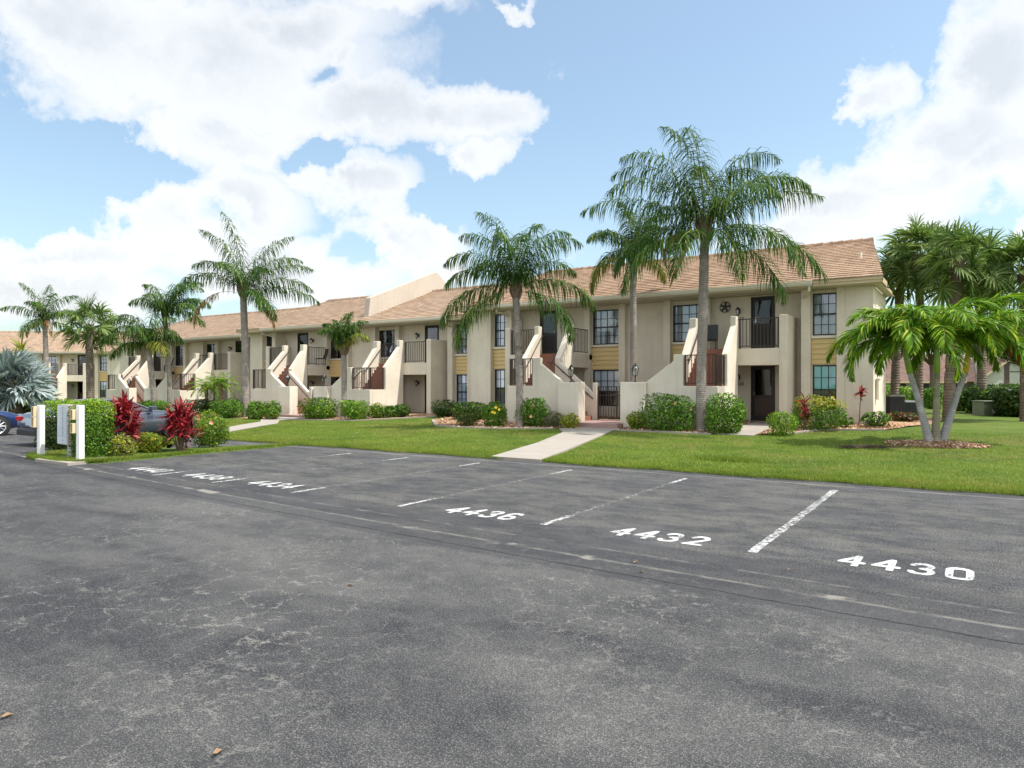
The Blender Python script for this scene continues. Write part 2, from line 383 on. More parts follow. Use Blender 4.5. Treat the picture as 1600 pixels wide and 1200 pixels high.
def paint_mat():
    t = NT('road_paint'); P = t.new('ShaderNodeNewGeometry').outputs['Position']
    n = t.noise(42, 8, .85, P); n2 = t.noise(4, 3, .6, P)
    m = t.ramp(t.math('ADD', n, t.math('MULTIPLY', t.math('SUBTRACT', n2, .5), .35)), [(.405, 0), (.47, 1)])
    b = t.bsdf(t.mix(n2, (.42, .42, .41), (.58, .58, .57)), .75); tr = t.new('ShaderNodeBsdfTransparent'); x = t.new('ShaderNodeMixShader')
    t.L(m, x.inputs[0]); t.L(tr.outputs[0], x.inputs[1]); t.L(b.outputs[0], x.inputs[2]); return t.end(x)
M['paint'] = paint_mat()
def oldpaint(name, lo, hi):
    t = NT(name); P = t.new('ShaderNodeNewGeometry').outputs['Position']
    sp = t.new('ShaderNodeSeparateXYZ'); t.L(P, sp.inputs[0])
    near = t.ramp(t.math('ABSOLUTE', t.math('SUBTRACT', sp.outputs[1], 10.1)), [(0, 0), (1, 0)])
    e = t.math('MULTIPLY', t.math('SUBTRACT', t.math('ABSOLUTE', t.math('SUBTRACT', sp.outputs[1], 10.1)), 1.7), 3, clamp=True)
    n = t.noise(16, 8, .85, P); cov = t.math('ADD', n, t.math('ADD', t.math('MULTIPLY', e, hi), lo))
    m = t.ramp(cov, [(.50, 0), (.60, 1)])
    b = t.bsdf((.50, .50, .49), .8); tr = t.new('ShaderNodeBsdfTransparent'); x = t.new('ShaderNodeMixShader')
    t.L(m, x.inputs[0]); t.L(tr.outputs[0], x.inputs[1]); t.L(b.outputs[0], x.inputs[2]); return t.end(x)
M['oldpaint'] = oldpaint('faded_road_paint', -.022, .08); M['midpaint'] = oldpaint('worn_road_paint', .03, .03)
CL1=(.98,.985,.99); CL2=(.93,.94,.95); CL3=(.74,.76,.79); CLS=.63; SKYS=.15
# ------------------------------------------------------------------ numerals from strokes
def _arc(cx, cy, rx, ry, a0, a1, n=14):
    return [(cx + rx * math.cos(R(a0 + (a1 - a0) * i / n)), cy + ry * math.sin(R(a0 + (a1 - a0) * i / n))) for i in range(n + 1)]
DIG = {
 '0': [_arc(.5, .78, .36, .20, 0, 180) + _arc(.5, .22, .36, .20, 180, 360) + [(.86, .78)]],
 '2': [_arc(.5, .74, .36, .24, 165, -35) + [(.14, .02), (.88, .02)]],
 '3': [_arc(.48, .75, .34, .23, 160, -85) , _arc(.48, .27, .38, .25, 85, -160)],
 '4': [[(.70, 0), (.70, .98), (.08, .32), (.95, .32)]],
 '6': [_arc(.5, .76, .36, .22, 35, 180) + [(.14, .26)] + _arc(.5, .27, .36, .25, 180, 540, 28)],
 '8': [_arc(.5, .75, .31, .23, 0, 360, 28), _arc(.5, .27, .36, .25, 0, 360, 28)]}
def digits(text, w, h, gap, stroke, cell, asp=1.0):
    """runs (x0,x1,y0,y1) of a worn stencil numeral string; origin at lower left"""
    out = []
    for k, ch in enumerate(text):
        ox = k * (w + gap); segs = []
        for pl in DIG[ch]:
            for a, b in zip(pl, pl[1:]): segs.append((a[0] * w, a[1] * h, b[0] * w, b[1] * h))
        S = np.array(segs); ny = int(h / cell) + 4; nx = int(w / cell) + 4
        for j in range(-2, ny):
            y = (j + .5) * cell; run = None
            for i in range(-2, nx + 1):
                x = (i + .5) * cell
                dx = S[:, 2] - S[:, 0]; dy = S[:, 3] - S[:, 1]; L2 = dx * dx + dy * dy + 1e-9
                tt = np.clip(((x - S[:, 0]) * dx + (y - S[:, 1]) * dy) / L2, 0, 1)
                d = np.min(np.hypot(x - S[:, 0] - tt * dx, (y - S[:, 1] - tt * dy) * asp))
                on = d < stroke / 2 and i < nx
                if on and run is None: run = i
                if not on and run is not None:
                    out.append((ox + run * cell, ox + i * cell, j * cell, (j + 1) * cell)); run = None
    return out

# ------------------------------------------------------------------ apartment module
def rail(mb, p0, p1, z0, z1, post=.025, step=.125):
    """balustrade between p0 and p1 (axis aligned)"""
    ax = 0 if abs(p1[0] - p0[0]) > abs(p1[1] - p0[1]) else 1
    a, b = sorted((p0[ax], p1[ax])); c = p0[1 - ax]
    def bx(a0, a1, w, za, zb):
        if ax == 0: mb.box(a0, a1, c - w, c + w, za, zb)
        else: mb.box(c - w, c + w, a0, a1, za, zb)
    bx(a, b, .022, z1 - .035, z1); bx(a + .002, b - .002, .014, z0 + .06, z0 + .09)
    n = max(1, round((b - a) / step))
    for i in range(n + 1):
        x = a + (b - a) * i / n; w = post if i in (0, n) else .0105
        x = min(max(x, a + w), b - w)
        bx(x - w, x + w, w, z0 if i in (0, n) else z0 + .09, z1 - .036)

def holes_wall(mb, x0, x1, z0, z1, y0, y1, holes):
    xs = sorted({x0, x1} | {h[0] for h in holes} | {h[1] for h in holes})
    for a, b in zip(xs, xs[1:]):
        m = (a + b) / 2; zs = [(h[2], h[3]) for h in holes if h[0] < m < h[1]]
        zs.sort(); z = z0
        for ha, hb in zs:
            if ha > z: mb.box(a, b, y0, y1, z, ha)
            z = hb
        if z < z1: mb.box(a, b, y0, y1, z, z1)

def window(parent, x0, x1, z0, z1, y, cols, rows, back='curtain', backlow=None, split=.5):
    """sash window facing -y; rows = (upper, lower) lights"""
    f = MB(); e = .05
    f.box(x0, x0 + e, y, y + .07, z0, z1); f.box(x1 - e, x1, y, y + .07, z0, z1)
    f.box(x0 + e, x1 - e, y, y + .07, z1 - e, z1); f.box(x0 + e, x1 - e, y, y + .07, z0, z0 + e)
    zm = z0 + (z1 - z0) * split
    f.box(x0 + e, x1 - e, y - .004, y + .066, zm - .03, zm + .03)
    g = .011
    for (za, zb, n) in ((z0 + e, zm - .03, rows[1]), (zm + .03, z1 - e, rows[0])):
        for k in range(1, cols):
            x = x0 + e + (x1 - x0 - 2 * e) * k / cols; f.box(x - g, x + g, y + .012, y + .05, za, zb)
        for k in range(1, n):
            z = za + (zb - za) * k / n; f.box(x0 + e, x1 - e, y + .014, y + .048, z - g, z + g)
    w = f.build('window', M['frame'], parent)
    p = MB().box(x0 + e, x1 - e, y + .03, y + .034, z0 + e, z1 - e).build('pane', M['glass'], w)
    c = MB()
    def folds(za, zb):
        n = 26; pts = []
        for i in range(n + 1):
            x = x0 + .01 + (x1 - x0 - .02) * i / n
            pts.append((x, y + .095 + .022 * math.sin(i * 1.9) + .01 * math.sin(i * 4.1)))
        vs = [(px, py, za) for px, py in pts] + [(px, py, zb) for px, py in pts]
        c.add(vs, [(i, i + 1, n + 2 + i, n + 1 + i) for i in range(n)])
    def slats(za, zb):
        n = int((zb - za) / .06)
        for i in range(n):
            z = zb - .06 * (i + .5); c.add([(x0, y + .062, z - .03), (x1, y + .062, z - .03), (x1, y + .085, z + .034), (x0, y + .085, z + .034)], [(0, 1, 2, 3)])
    if back == 'blind': slats(zm if backlow else z0, z1); nm, mt = 'blind', M['blind']
    elif back == 'teal': c.box(x0, x1, y + .05, y + .054, zm, z1); nm, mt = 'shade', M['teal']
    else: folds(z0, z1); nm, mt = 'curtain', M[back]
    c.build(nm, mt, w)
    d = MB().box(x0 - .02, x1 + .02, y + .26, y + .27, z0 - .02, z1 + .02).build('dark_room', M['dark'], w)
    return w

def siding(mb, x0, x1, y, z0, z1, n=5):
    h = (z1 - z0) / n
    for i in range(n):
        a = z0 + i * h; mb.add([(x0, y - .028, a + .008), (x1, y - .028, a + .008), (x1, y, a + h), (x0, y, a + h), (x0, y + .03, a), (x1, y + .03, a)],
                               [(0, 1, 2, 3), (4, 5, 1, 0)])

def apartment(label, cx, Vp, dz, k, rotz=0, full=True, tile='tile', lights=True, wins=None, nums=None, low=None, right=None):
    root = thing('apartment_building', label, 'apartment building', (cx, Vp, dz), rotz, 'two storey apartment buildings in the row')
    X = lambda s: s * k
    # ---- main walls
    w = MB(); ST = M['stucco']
    for sg in (-1, 1):
        bx = lambda a, b, *r: w.box(sg * X(a), sg * X(b), *r)
        bx(7.66, 8.55, 0, .45, -.4, 5.13)                       # corner wall
        bx(7.40, 7.658, -.05, .45, -.4, 5.132)                 # pilasters either side of the bay window
        bx(6.23, 6.53, -.05, .702, -.4, 5.132)
        lo, hi = (X(6.53), X(7.40)); xa, xb = sorted((sg * lo, sg * hi))
        holes_wall(w, xa, xb, -.4, 5.12, .24, .44, [(xa + .03, xb - .03, 3.49, 5.0), (xa + .03, xb - .03, .82, 2.43)])
        bx(8.33, 8.545, .45, 4.0, -.4, 5.2); bx(8.10, 8.325, .45, 4.0, -.4, 5.11)
        bx(6.4, 8.3, 3.8, 4.0, -.4, 5.1); bx(6.2, 6.4, 4.0, 11.4, -.4, 5.0)
        for a, b in ((.85, 1.13), (2.50, 2.76)): bx(a, b, .42, .698, -.4, 5.131)
    doors = []; holes = []
    for sg in (-1, 1):
        a, b = sorted((sg * X(1.15), sg * X(2.48)))
        holes += [(a, b, 3.45, 4.95), (a, b, .80, 2.36)]
        a, b = sorted((sg * X(4.27), sg * X(5.16))); doors.append((a, b, sg))
        holes += [(a, b, 3.05, 5.07), (a, b, .33, 2.43)]
    holes_wall(w, -X(6.3), X(6.3), -.4, 5.125, .70, .90, holes)
    w.box(-X(6.19), X(6.19), 11.2, 11.39, -.4, 4.99)
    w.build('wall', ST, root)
    # sills
    sl = MB()
    for sg in (-1, 1):
        MB().box(sg * X(6.535), sg * X(7.395), .12, .238, 3.38, 3.46).build('window_sill', M['stucco_light'], root, bevel=.01)
        MB().box(sg * X(1.135), sg * X(2.495), .58, .698, 3.35, 3.43).build('window_sill', M['stucco_light'], root, bevel=.01)
    # ---- windows, siding, doors
    wins = wins or {}
    for sg in (-1, 1):
        xa, xb = sorted((sg * (X(6.53) + .03), sg * (X(7.40) - .03))); nm = 'R' if sg > 0 else 'L'
        window(root, xa, xb, 3.49, 5.0, .27, 3, (2, 2), wins.get('eu' + nm, 'curtain'))
        window(root, xa, xb, .82, 2.43, .27, 3, (2, 2), wins.get('el' + nm, 'blind'), split=.45, backlow=True)
        s = MB(); siding(s, xa - .02, xb + .02, .20, 2.46, 3.37); s.build('siding_panel', M['siding'], root, norm=False)
        xa, xb = sorted((sg * X(1.15), sg * X(2.48)))
        window(root, xa, xb, 3.45, 4.95, .74, 4, (2, 2), wins.get('cu' + nm, 'curtain'))
        window(root, xa, xb, .80, 2.36, .74, 4, (2, 2), wins.get('cl' + nm, 'blind'), split=.4, backlow=True)
        s = MB(); siding(s, xa - .01, xb + .01, .665, 2.38, 3.34); s.build('siding_panel', M['siding'], root, norm=False)
    for a, b, sg in doors:
        for (z0, z1, up) in ((3.05, 5.07, 1), (.33, 2.43, 0)):
            d = MB(); e = .09
            d.box(a, a + .05, .68, .80, z0, z1); d.box(b - .05, b, .68, .80, z0, z1); d.box(a + .05, b - .05, .68, .80, z1 - .05, z1)
            d.box(a + .05, a + .05 + e, .73, .77, z0, z1 - .05); d.box(b - .05 - e, b - .05, .73, .77, z0, z1 - .05)
            d.box(a + .05 + e, b - .05 - e, .731, .769, z1 - .05 - e, z1 - .05); d.box(a + .05 + e, b - .05 - e, .731, .769, z0, z0 + .22)
            d.box(a + .05 + e, b - .05 - e, .731, .769, z0 + .88, z0 + 1.0)
            dd = d.build('door', M['bronze'], root)
            if not up and low == 'grey' and sg > 0:
                MB().box(a + .05 + e, b - .05 - e, .735, .765, z0 + .22, z1 - .05 - e).build('door_panel', M['doorgrey'], dd)
            else:
                p = MB().box(a + .05 + e, b - .05 - e, .748, .752, z0 + 1.0, z1 - .05 - e); p.build('pane', M['doorglass'], dd)
                g = MB(); n = 9
                for i in range(n):
                    x = a + .05 + e + (b - a - .1 - 2 * e) * i / n; g.box(x + .004, x + (b - a - .1 - 2 * e) / n - .004, .742, .760, z0 + .22, z0 + .88)
                g.build('door_panel', M['doorpanel'] if not up else M['bronze'], dd)
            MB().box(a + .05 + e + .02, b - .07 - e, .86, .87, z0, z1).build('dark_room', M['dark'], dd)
            hx = a + .12 if sg > 0 else b - .12
            MB().tube([(hx, .70, z0 + .98), (hx, .70, z0 + 1.12)], .012, 6).box(hx - .012, hx + .012, .70, .735, z0 + 1.03, z0 + 1.06).build('handle', M['steel'], dd)
        # wall lanterns beside the doors
        lx = (a - .45) if sg > 0 else (b + .45)
        for z in (4.55, 2.0):
            l = MB().box(lx - .05, lx + .05, .66, .698, z - .08, z + .1)
            l.tube([(lx, .66, z + .02), (lx, .56, z + .14), (lx, .52, z + .08)], .014, 6)
            l.prism([(lx - .085, .435), (lx + .085, .435), (lx + .085, .605), (lx - .085, .605)], 'z', z + .06, z + .075)
            l.tube([(lx, .52, z + .07), (lx, .52, z + .16)], [.10, .02], 8)
            for px, py in ((-.06, -.06), (.06, -.06), (.06, .06), (-.06, .06)):
                l.tube([(lx + px, .52 + py, z + .06), (lx + px * .6, .52 + py * .6, z - .14)], .008, 4)
            l.tube([(lx, .52, z - .13), (lx, .52, z - .17)], [.05, .02], 8)
            ll = l.build('wall_lamp', M['bronze'], root)
            MB().tube([(lx, .52, z - .12), (lx, .52, z + .05)], [.03, .05], 8).build('lamp_glass', M['lamp'], ll, smooth=True)
    if nums:
        for (txt, sg, z) in nums:
            a, b, _ = [d for d in doors if d[2] == sg][0]; lx = (a - .45) if sg > 0 else (b + .45)
            m = MB(); ww, hh, gp = .065, .11, .03; tot = 4 * ww + 3 * gp
            for (xa, xb, ya, yb) in digits(txt, ww, hh, gp, .022, .005): m.box(lx - tot / 2 + xa, lx - tot / 2 + xb, .688, .699, z + ya, z + yb)
            m.build('house_number', M['numeral'], root)
    # ---- roof: stepped courses
    def xe(y): return X(8.92) - (y + .7) / 6.5 * 1.03
    r = MB(); n = 21; pitch = .363
    ys = [-.75 + (6.55) * i / n for i in range(n + 1)]
    zr = lambda y: 5.36 + pitch * (y + .7)
    for i in range(n):
        a, b = ys[i], ys[i + 1]; za, zb = zr(a), zr(b)
        r.add([(-xe(a), a, za + .04), (xe(a), a, za + .04), (xe(b), b, zb + .006), (-xe(b), b, zb + .006), (-xe(a), a, za - .012), (xe(a), a, za - .012)],
              [(0, 1, 2, 3), (4, 5, 1, 0)])
    yb = 12.3; xr = xe(5.8); xb = X(8.92) - 2.6
    r.add([(-xr, 5.8, zr(5.8)), (xr, 5.8, zr(5.8)), (xb, yb, 5.36), (-xb, yb, 5.36)], [(0, 1, 2, 3)])
    for sg in (-1, 1):                                           # rake edges
        vs = []
        for y in (-.75, 5.8): vs += [(sg * xe(y), y, zr(y) + .04), (sg * xe(y), y, zr(y) - .16), (sg * (xe(y) - .05), y, zr(y) - .16)]
        r.add(vs, [(0, 1, 4, 3), (1, 2, 5, 4)])
        r.add([(sg * (xe(-.75) - .1), -.7, 5.3), (sg * (xr - .1), 5.8, zr(5.8) - .02), (sg * (xb), yb, 5.3)], [(0, 1, 2)])
    rf = r.build('roof', M[tile], root, norm=False)
    rc = MB(); m = int(2 * xr / .38)
    for i in range(m):
        x = -xr + 2 * xr * i / m; x2 = x + 2 * xr / m + .03
        rc.tube([(x, 5.8, zr(5.8) + .0), (x2, 5.8, zr(5.8) + .02)], [.10, .12], 8)
    rc.build('ridge_cap', M[tile], rf)
    # fascia and gutter
    for sg in (-1, 1):
        f = MB(); f.box(sg * X(6.75), sg * X(8.90), -.70, -.66, 5.14, 5.34); f.box(sg * X(6.75), sg * X(8.92), -.73, -.702, 5.24, 5.345)
        f.box(sg * X(8.86), sg * X(8.89), -.66, .9, 5.15, 5.33)
        f.build('fascia', M['fascia'], root)
        MB().box(sg * X(8.2), sg * X(8.75), 2.9, 4.25, 5.21, 5.36).build('fascia', M['fascia'], root)
    f = MB(); f.box(-X(8.84), X(8.84), -.658, .69, 5.135, 5.155)
    for sg in (-1, 1): f.box(sg * X(8.56), sg * X(8.84), .69, 4.0, 5.136, 5.154)
    f.build('soffit', M['soffit'], root)
    g = MB(); prof = [(-.66, 5.16), (-.78, 5.18), (-.81, 5.25), (-.80, 5.32), (-.82, 5.335), (-.80, 5.345), (-.66, 5.345)]
    g.prism(prof, 'x', -X(6.73), X(6.73)); g.build('gutter', M['gutter'], root)
    for sg in (-1, 1):
        d = MB(); x = sg * X(6.62); x2 = sg * X(6.12)
        d.tube([(x, -.72, 5.18), (x, -.70, 5.02), (x2, .60, 4.68), (x2, .62, 4.5)], .045, 8)
        d.box(x2 - .045, x2 + .045, .60, .68, .1, 4.52); d.build('downspout', M['gutter'], root)
    # roof vent pipe
    MB().tube([(X(7.9), 2.1, zr(2.1)), (X(7.9), 2.1, zr(2.1) + .28)], .045, 8).build('vent_pipe', M['stucco_light'], rf)
    # ---- upper walkways, stairs
    S = M['stucco_light']; S2 = M['stucco']
    for sg in (-1, 1):
        B = lambda mb, a, b, *r: mb.box(sg * X(a), sg * X(b), *r)
        b = MB(); B(b, 5.68, 5.95, -1.0, .698, -.4, 4.2); b.build('balcony_wall', S2, root, bevel=.02)
        b = MB(); B(b, 4.25, 5.678, -1.0, -.8, 2.43, 3.03); B(b, 4.25, 5.678, -.8, .697, 2.80, 3.02); B(b, 2.5, 4.25, -.93, .697, 2.80, 3.02)
        B(b, 2.51, 2.7, -.94, .696, 2.45, 3.03); b.build('balcony_floor', S2, root)
        b = MB(); rail(b, (sg * X(4.27), -.9), (sg * X(5.66), -.9), 3.04, 4.12); b.build('railing', M['rail'], root)
        b = MB(); rail(b, (sg * X(2.6), -.90), (sg * X(2.6), .66), 3.04, 4.10); b.build('railing', M['rail'], root)
        # flight side walls
        b = MB(); b.prism([(-2.3, -.4), (-2.3, 2.80), (-1.28, 3.86), (-1.28, 4.2), (-.98, 4.2), (-.98, -.4)], 'x', sg * X(4.05), sg * X(4.25))
        b.build('stair_wall', S, root, bevel=.02)
        b = MB(); b.prism([(-2.1, -.4), (-2.1, 2.80), (-1.28, 3.86), (-1.28, 4.2), (-.98, 4.2), (-.98, -.4)], 'x', sg * X(2.52), sg * X(2.78))
        b.build('stair_wall', S, root, bevel=.02)
        # landing walls and lower flight front wall
        b = MB(); b.prism([(sg * X(a), z) for a, z in ((4.25, -.4), (4.25, 1.68), (3.05, 1.68), (3.05, 2.78), (2.70, 2.78), (2.70, 2.55), (1.72, 1.84), (1.72, -.4))], 'y', -3.40, -3.20)
        b.build('stair_wall', S, root, bevel=.02)
        b = MB(); B(b, 4.05, 4.248, -3.198, -2.302, -.4, 1.679); b.build('stair_wall', S, root)
        b = MB(); b.prism([(sg * X(a), z) for a, z in ((.80, -.4), (.80, 1.8), (.98, 1.8), (.98, 1.42), (2.518, 2.66), (2.518, -.4))], 'y', -2.30, -2.12)
        b.build('stair_wall', S, root, bevel=.02)
        b = MB(); B(b, .84, 1.719, -3.72, -3.19, -.4, 1.82); b.build('gate_pier', S, root, bevel=.02)
        # treads
        b = MB(); nst = 8
        for i in range(nst):
            a0 = 1.0 + i * (1.7 / nst); B(b, a0, 2.7, -3.198, -2.302, -.35 + .001 * i, .35 + (i + 1) * (1.30 / nst) - .0)
        B(b, 2.7, 4.05, -3.199, -2.301, 1.4, 1.652)
        nu = 8
        for i in range(nu):
            y0 = -2.3 + i * (1.35 / nu); b.box(sg * X(2.78), sg * X(4.05), y0, -.95, 1.40 + .001 * i, 1.652 + (i + 1) * (1.385 / nu))
        b.build('stair', M['stairred'], root)
        b = MB(); rail(b, (sg * X(3.07), -3.30), (sg * X(4.17), -3.30), 1.69, 2.76); b.build('railing', M['rail'], root)
        b = MB(); rail(b, (sg * X(4.15), -3.25), (sg * X(4.15), -2.34), 1.69, 2.76); b.build('railing', M['rail'], root)
        # handrails
        hx = sg * X(2.86)
        b = MB().tube([(hx, -2.35, 2.45), (hx, -1.1, 3.78), (hx, -1.0, 3.80)], .022, 6); b.tube([(sg * X(2.78), -2.0, 2.7), (hx, -2.0, 2.8)], .012, 5)
        b.build('handrail', M['rail'], root)
        hx = sg * X(3.98)
        b = MB().tube([(hx, -2.35, 2.45), (hx, -1.1, 3.78), (hx, -1.0, 3.80)], .022, 6); b.tube([(sg * X(4.05), -2.0, 2.7), (hx, -2.0, 2.8)], .012, 5)
        b.build('handrail', M['rail'], root)
        b = MB().tube([(sg * X(.93), -2.36, 1.18), (sg * X(2.7), -2.36, 2.60), (sg * X(2.95), -2.36, 2.62)], .024, 6)
        b.tube([(sg * X(1.2), -2.36, 1.38), (sg * X(1.2), -2.30, 1.30)], .012, 5).tube([(sg * X(2.3), -2.36, 2.27), (sg * X(2.3), -2.30, 2.18)], .012, 5)
        b.build('handrail', M['rail'], root)
        # pier lantern
        lx, ly, lz = sg * X(1.30), -3.45, 1.82
        l = MB().tube([(lx, ly, lz), (lx, ly, lz + .03)], .07, 10).tube([(lx, ly, lz + .03), (lx, ly, lz + .20)], .024, 8).tube([(lx, ly, lz + .19), (lx, ly, lz + .23)], [.03, .075], 8)
        for i in range(6):
            w_ = i * math.pi / 3; c_, s_ = math.cos(w_), math.sin(w_)
            l.tube([(lx + .07 * c_, ly + .07 * s_, lz + .22), (lx + .14 * c_, ly + .14 * s_, lz + .48)], .007, 4)
            l.tube([(lx + .14 * c_, ly + .14 * s_, lz + .48), (lx + .05 * c_, ly + .05 * s_, lz + .60)], .007, 4)
        l.tube([(lx, ly, lz + .47), (lx, ly, lz + .485)], .15, 6); l.tube([(lx, ly, lz + .59), (lx, ly, lz + .64)], [.07, .03], 8).tube([(lx, ly, lz + .63), (lx, ly, lz + .70)], [.012, .008], 6)
        ll = l.build('pier_lantern', M['bronze'], root)
        MB().tube([(lx, ly, lz + .23), (lx, ly, lz + .47), (lx, ly, lz + .59)], [.062, .128, .045], 6).build('lamp_glass', glassm, ll)
    # stoop and gate
    b = MB(); b.box(-X(.95), X(.95), -4.2, -3.0, -.4, .35); b.box(-X(.99), X(.99), -3.0, -1.2, -.4, .349); b.build('stoop', M['stoop'], root, bevel=.015)
    b = MB(); rail(b, (-X(.79), -2.2), (X(.79), -2.2), .38, 1.66, step=.115); b.box(-.025, .025, -2.22, -2.18, .4, 1.62); b.box(-X(.78), X(.78), -2.212, -2.188, 1.30, 1.33)
    b.build('gate', M['rail'], root)
    return root
glassm = glass_mat('lantern_glass', .85, .25)
# ------------------------------------------------------------------ terrain height
def prof(v):
    pts = [(13.6, .03), (16, .06), (22.8, .14), (25, .22), (27, .32), (40, .34)]
    if v <= pts[0][0]: return pts[0][1]
    for (a, za), (b, zb) in zip(pts, pts[1:]):
        if v <= b: return za + (zb - za) * (v - a) / (b - a)
    return pts[-1][1]
def gz(u, v):
    s = 0
    if u < -17: s = min(1, (-17 - u) / 12) * .20 + min(1, max(0, (-34 - u) / 12)) * .15
    return prof(v) - s * min(1, max(0, (v - 13.6) / 9))

# ------------------------------------------------------------------ foliage
def cloud(n, c, rad, size, seed, p=2.3, lump=.14, asp=2.2, flat=.0, zmin=None, shell=4.0, up=.25):
    rs = np.random.RandomState(seed)
    d = rs.normal(size=(n, 3)); d /= np.linalg.norm(d, axis=1)[:, None]
    q = (np.abs(d) ** p).sum(1) ** (-1 / p)
    k = rs.normal(size=(7, 3)) * 2.6; ph = rs.uniform(0, 6.28, 7)
    l = 1 + lump * np.sin(d @ k.T + ph).sum(1) / 2.6
    r = q * l * rs.uniform(0, 1, n) ** (1 / shell)
    P = d * r[:, None] * np.array(rad) + np.array(c)
    if zmin is not None:
        bad = P[:, 2] < zmin; P[bad, 2] = zmin + rs.uniform(0, .3, bad.sum()) * rad[2]
    out = d / np.array(rad); out /= np.linalg.norm(out, axis=1)[:, None]
    nrm = out + rs.normal(size=(n, 3)) * .55 + np.array([0, 0, up]); nrm /= np.linalg.norm(nrm, axis=1)[:, None]
    t = np.cross(nrm, rs.normal(size=(n, 3))); t /= np.linalg.norm(t, axis=1)[:, None]
    b = np.cross(nrm, t); s = size * rs.uniform(.6, 1.25, n)[:, None]
    V = np.stack([P - t * s, P + b * s / asp - nrm * s * .1, P + t * s, P - b * s / asp + nrm * s * .12], 1).reshape(-1, 3)
    Fq = np.arange(4 * n).reshape(-1, 4); return V, Fq
def join(parts):
    V = []; Fq = []; mi = []; o = 0
    for v, f, m in parts:
        V.append(v); Fq.append(f + o); mi.append(np.full(len(f), m)); o += len(v)
    return np.concatenate(V), np.concatenate(Fq), np.concatenate(mi)
def stems(root, cx, cy, z0, w, h, seed, n=6, r=.012):
    rnd = random.Random(seed); s = MB()
    for i in range(n):
        a = rnd.uniform(0, 6.28); e = rnd.uniform(.2, .8)
        s.tube([(cx + .08 * w * math.cos(a), cy + .08 * w * math.sin(a), z0 - .05), (cx + .4 * w * e * math.cos(a), cy + .4 * w * e * math.sin(a), z0 + h * .5),
                (cx + .8 * w * e * math.cos(a), cy + .8 * w * e * math.sin(a), z0 + h * .9)], [r * 1.3, r, r * .5], 5)
    s.build('stem', M['twig'], root)
def shrub(name, label, px0, px1, ytop, ybot, V, mat, n=2200, size=.045, p=2.6, cat='shrub', group=None, depth=None, flowers=None, lift=.0, lump=.14, mix=None, seed=None, rotdepth=1, topmat=None):
    seed = seed or int(px0 * 7 + V * 13)
    u0, t0 = at(px0, V); u1, t1 = at(px1, V); um, t = at((px0 + px1) / 2, V)
    wpx = (px1 - px0) / 2 / F * t
    g = gz(um, V) if V > 13.6 else .05
    top = zp(ytop, t); r = wpx * .97; ry = depth or r
    root = thing(name, label, cat, (um, V, g), 0, group)
    hz = (top - g) / 2; cz = hz * (1 + lift); rz = top - g - cz
    v, f = cloud(n, (0, 0, cz), (r, ry, rz), size, seed, p, lump, zmin=.03)
    if topmat is not None:
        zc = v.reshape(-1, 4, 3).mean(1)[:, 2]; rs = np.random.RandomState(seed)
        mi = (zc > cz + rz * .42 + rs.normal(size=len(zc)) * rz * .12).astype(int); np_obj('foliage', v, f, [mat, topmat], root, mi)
    elif mix is not None:
        rs = np.random.RandomState(seed); mi = (rs.uniform(size=len(f)) < mix[1]).astype(int); np_obj('foliage', v, f, [mat, mix[0]], root, mi)
    else: np_obj('foliage', v, f, mat, root)
    stems(root, 0, 0, 0, r, (top - g), seed)
    if flowers:
        rnd = random.Random(seed)
        for i in range(flowers[1]):
            a = rnd.uniform(-2.6, -.3); z = cz + rz * rnd.uniform(-.3, .8); q = math.sqrt(max(.05, 1 - ((z - cz) / rz) ** 2)) * 1.02
            fx, fy = r * q * math.cos(a), ry * q * math.sin(a); fm = MB()
            nrm = Vector((fx, fy, .1)).normalized(); sd = Vector((-nrm.y, nrm.x, 0)); upv = Vector((0, 0, 1))
            for k in range(5):
                w = k * 1.2566 + a; d = sd * math.cos(w) + upv * math.sin(w); e = sd * math.cos(w + 1.2) + upv * math.sin(w + 1.2)
                c = Vector((fx, fy, z)); s = .055
                fm.add([c, c + d * s + nrm * .015, c + (d + e).normalized() * s * 1.1 + nrm * .025, c + e * s * .6 + nrm * .01], [(0, 1, 2, 3)])
            fm.build('flower', flowers[0], root, norm=False)
    return root

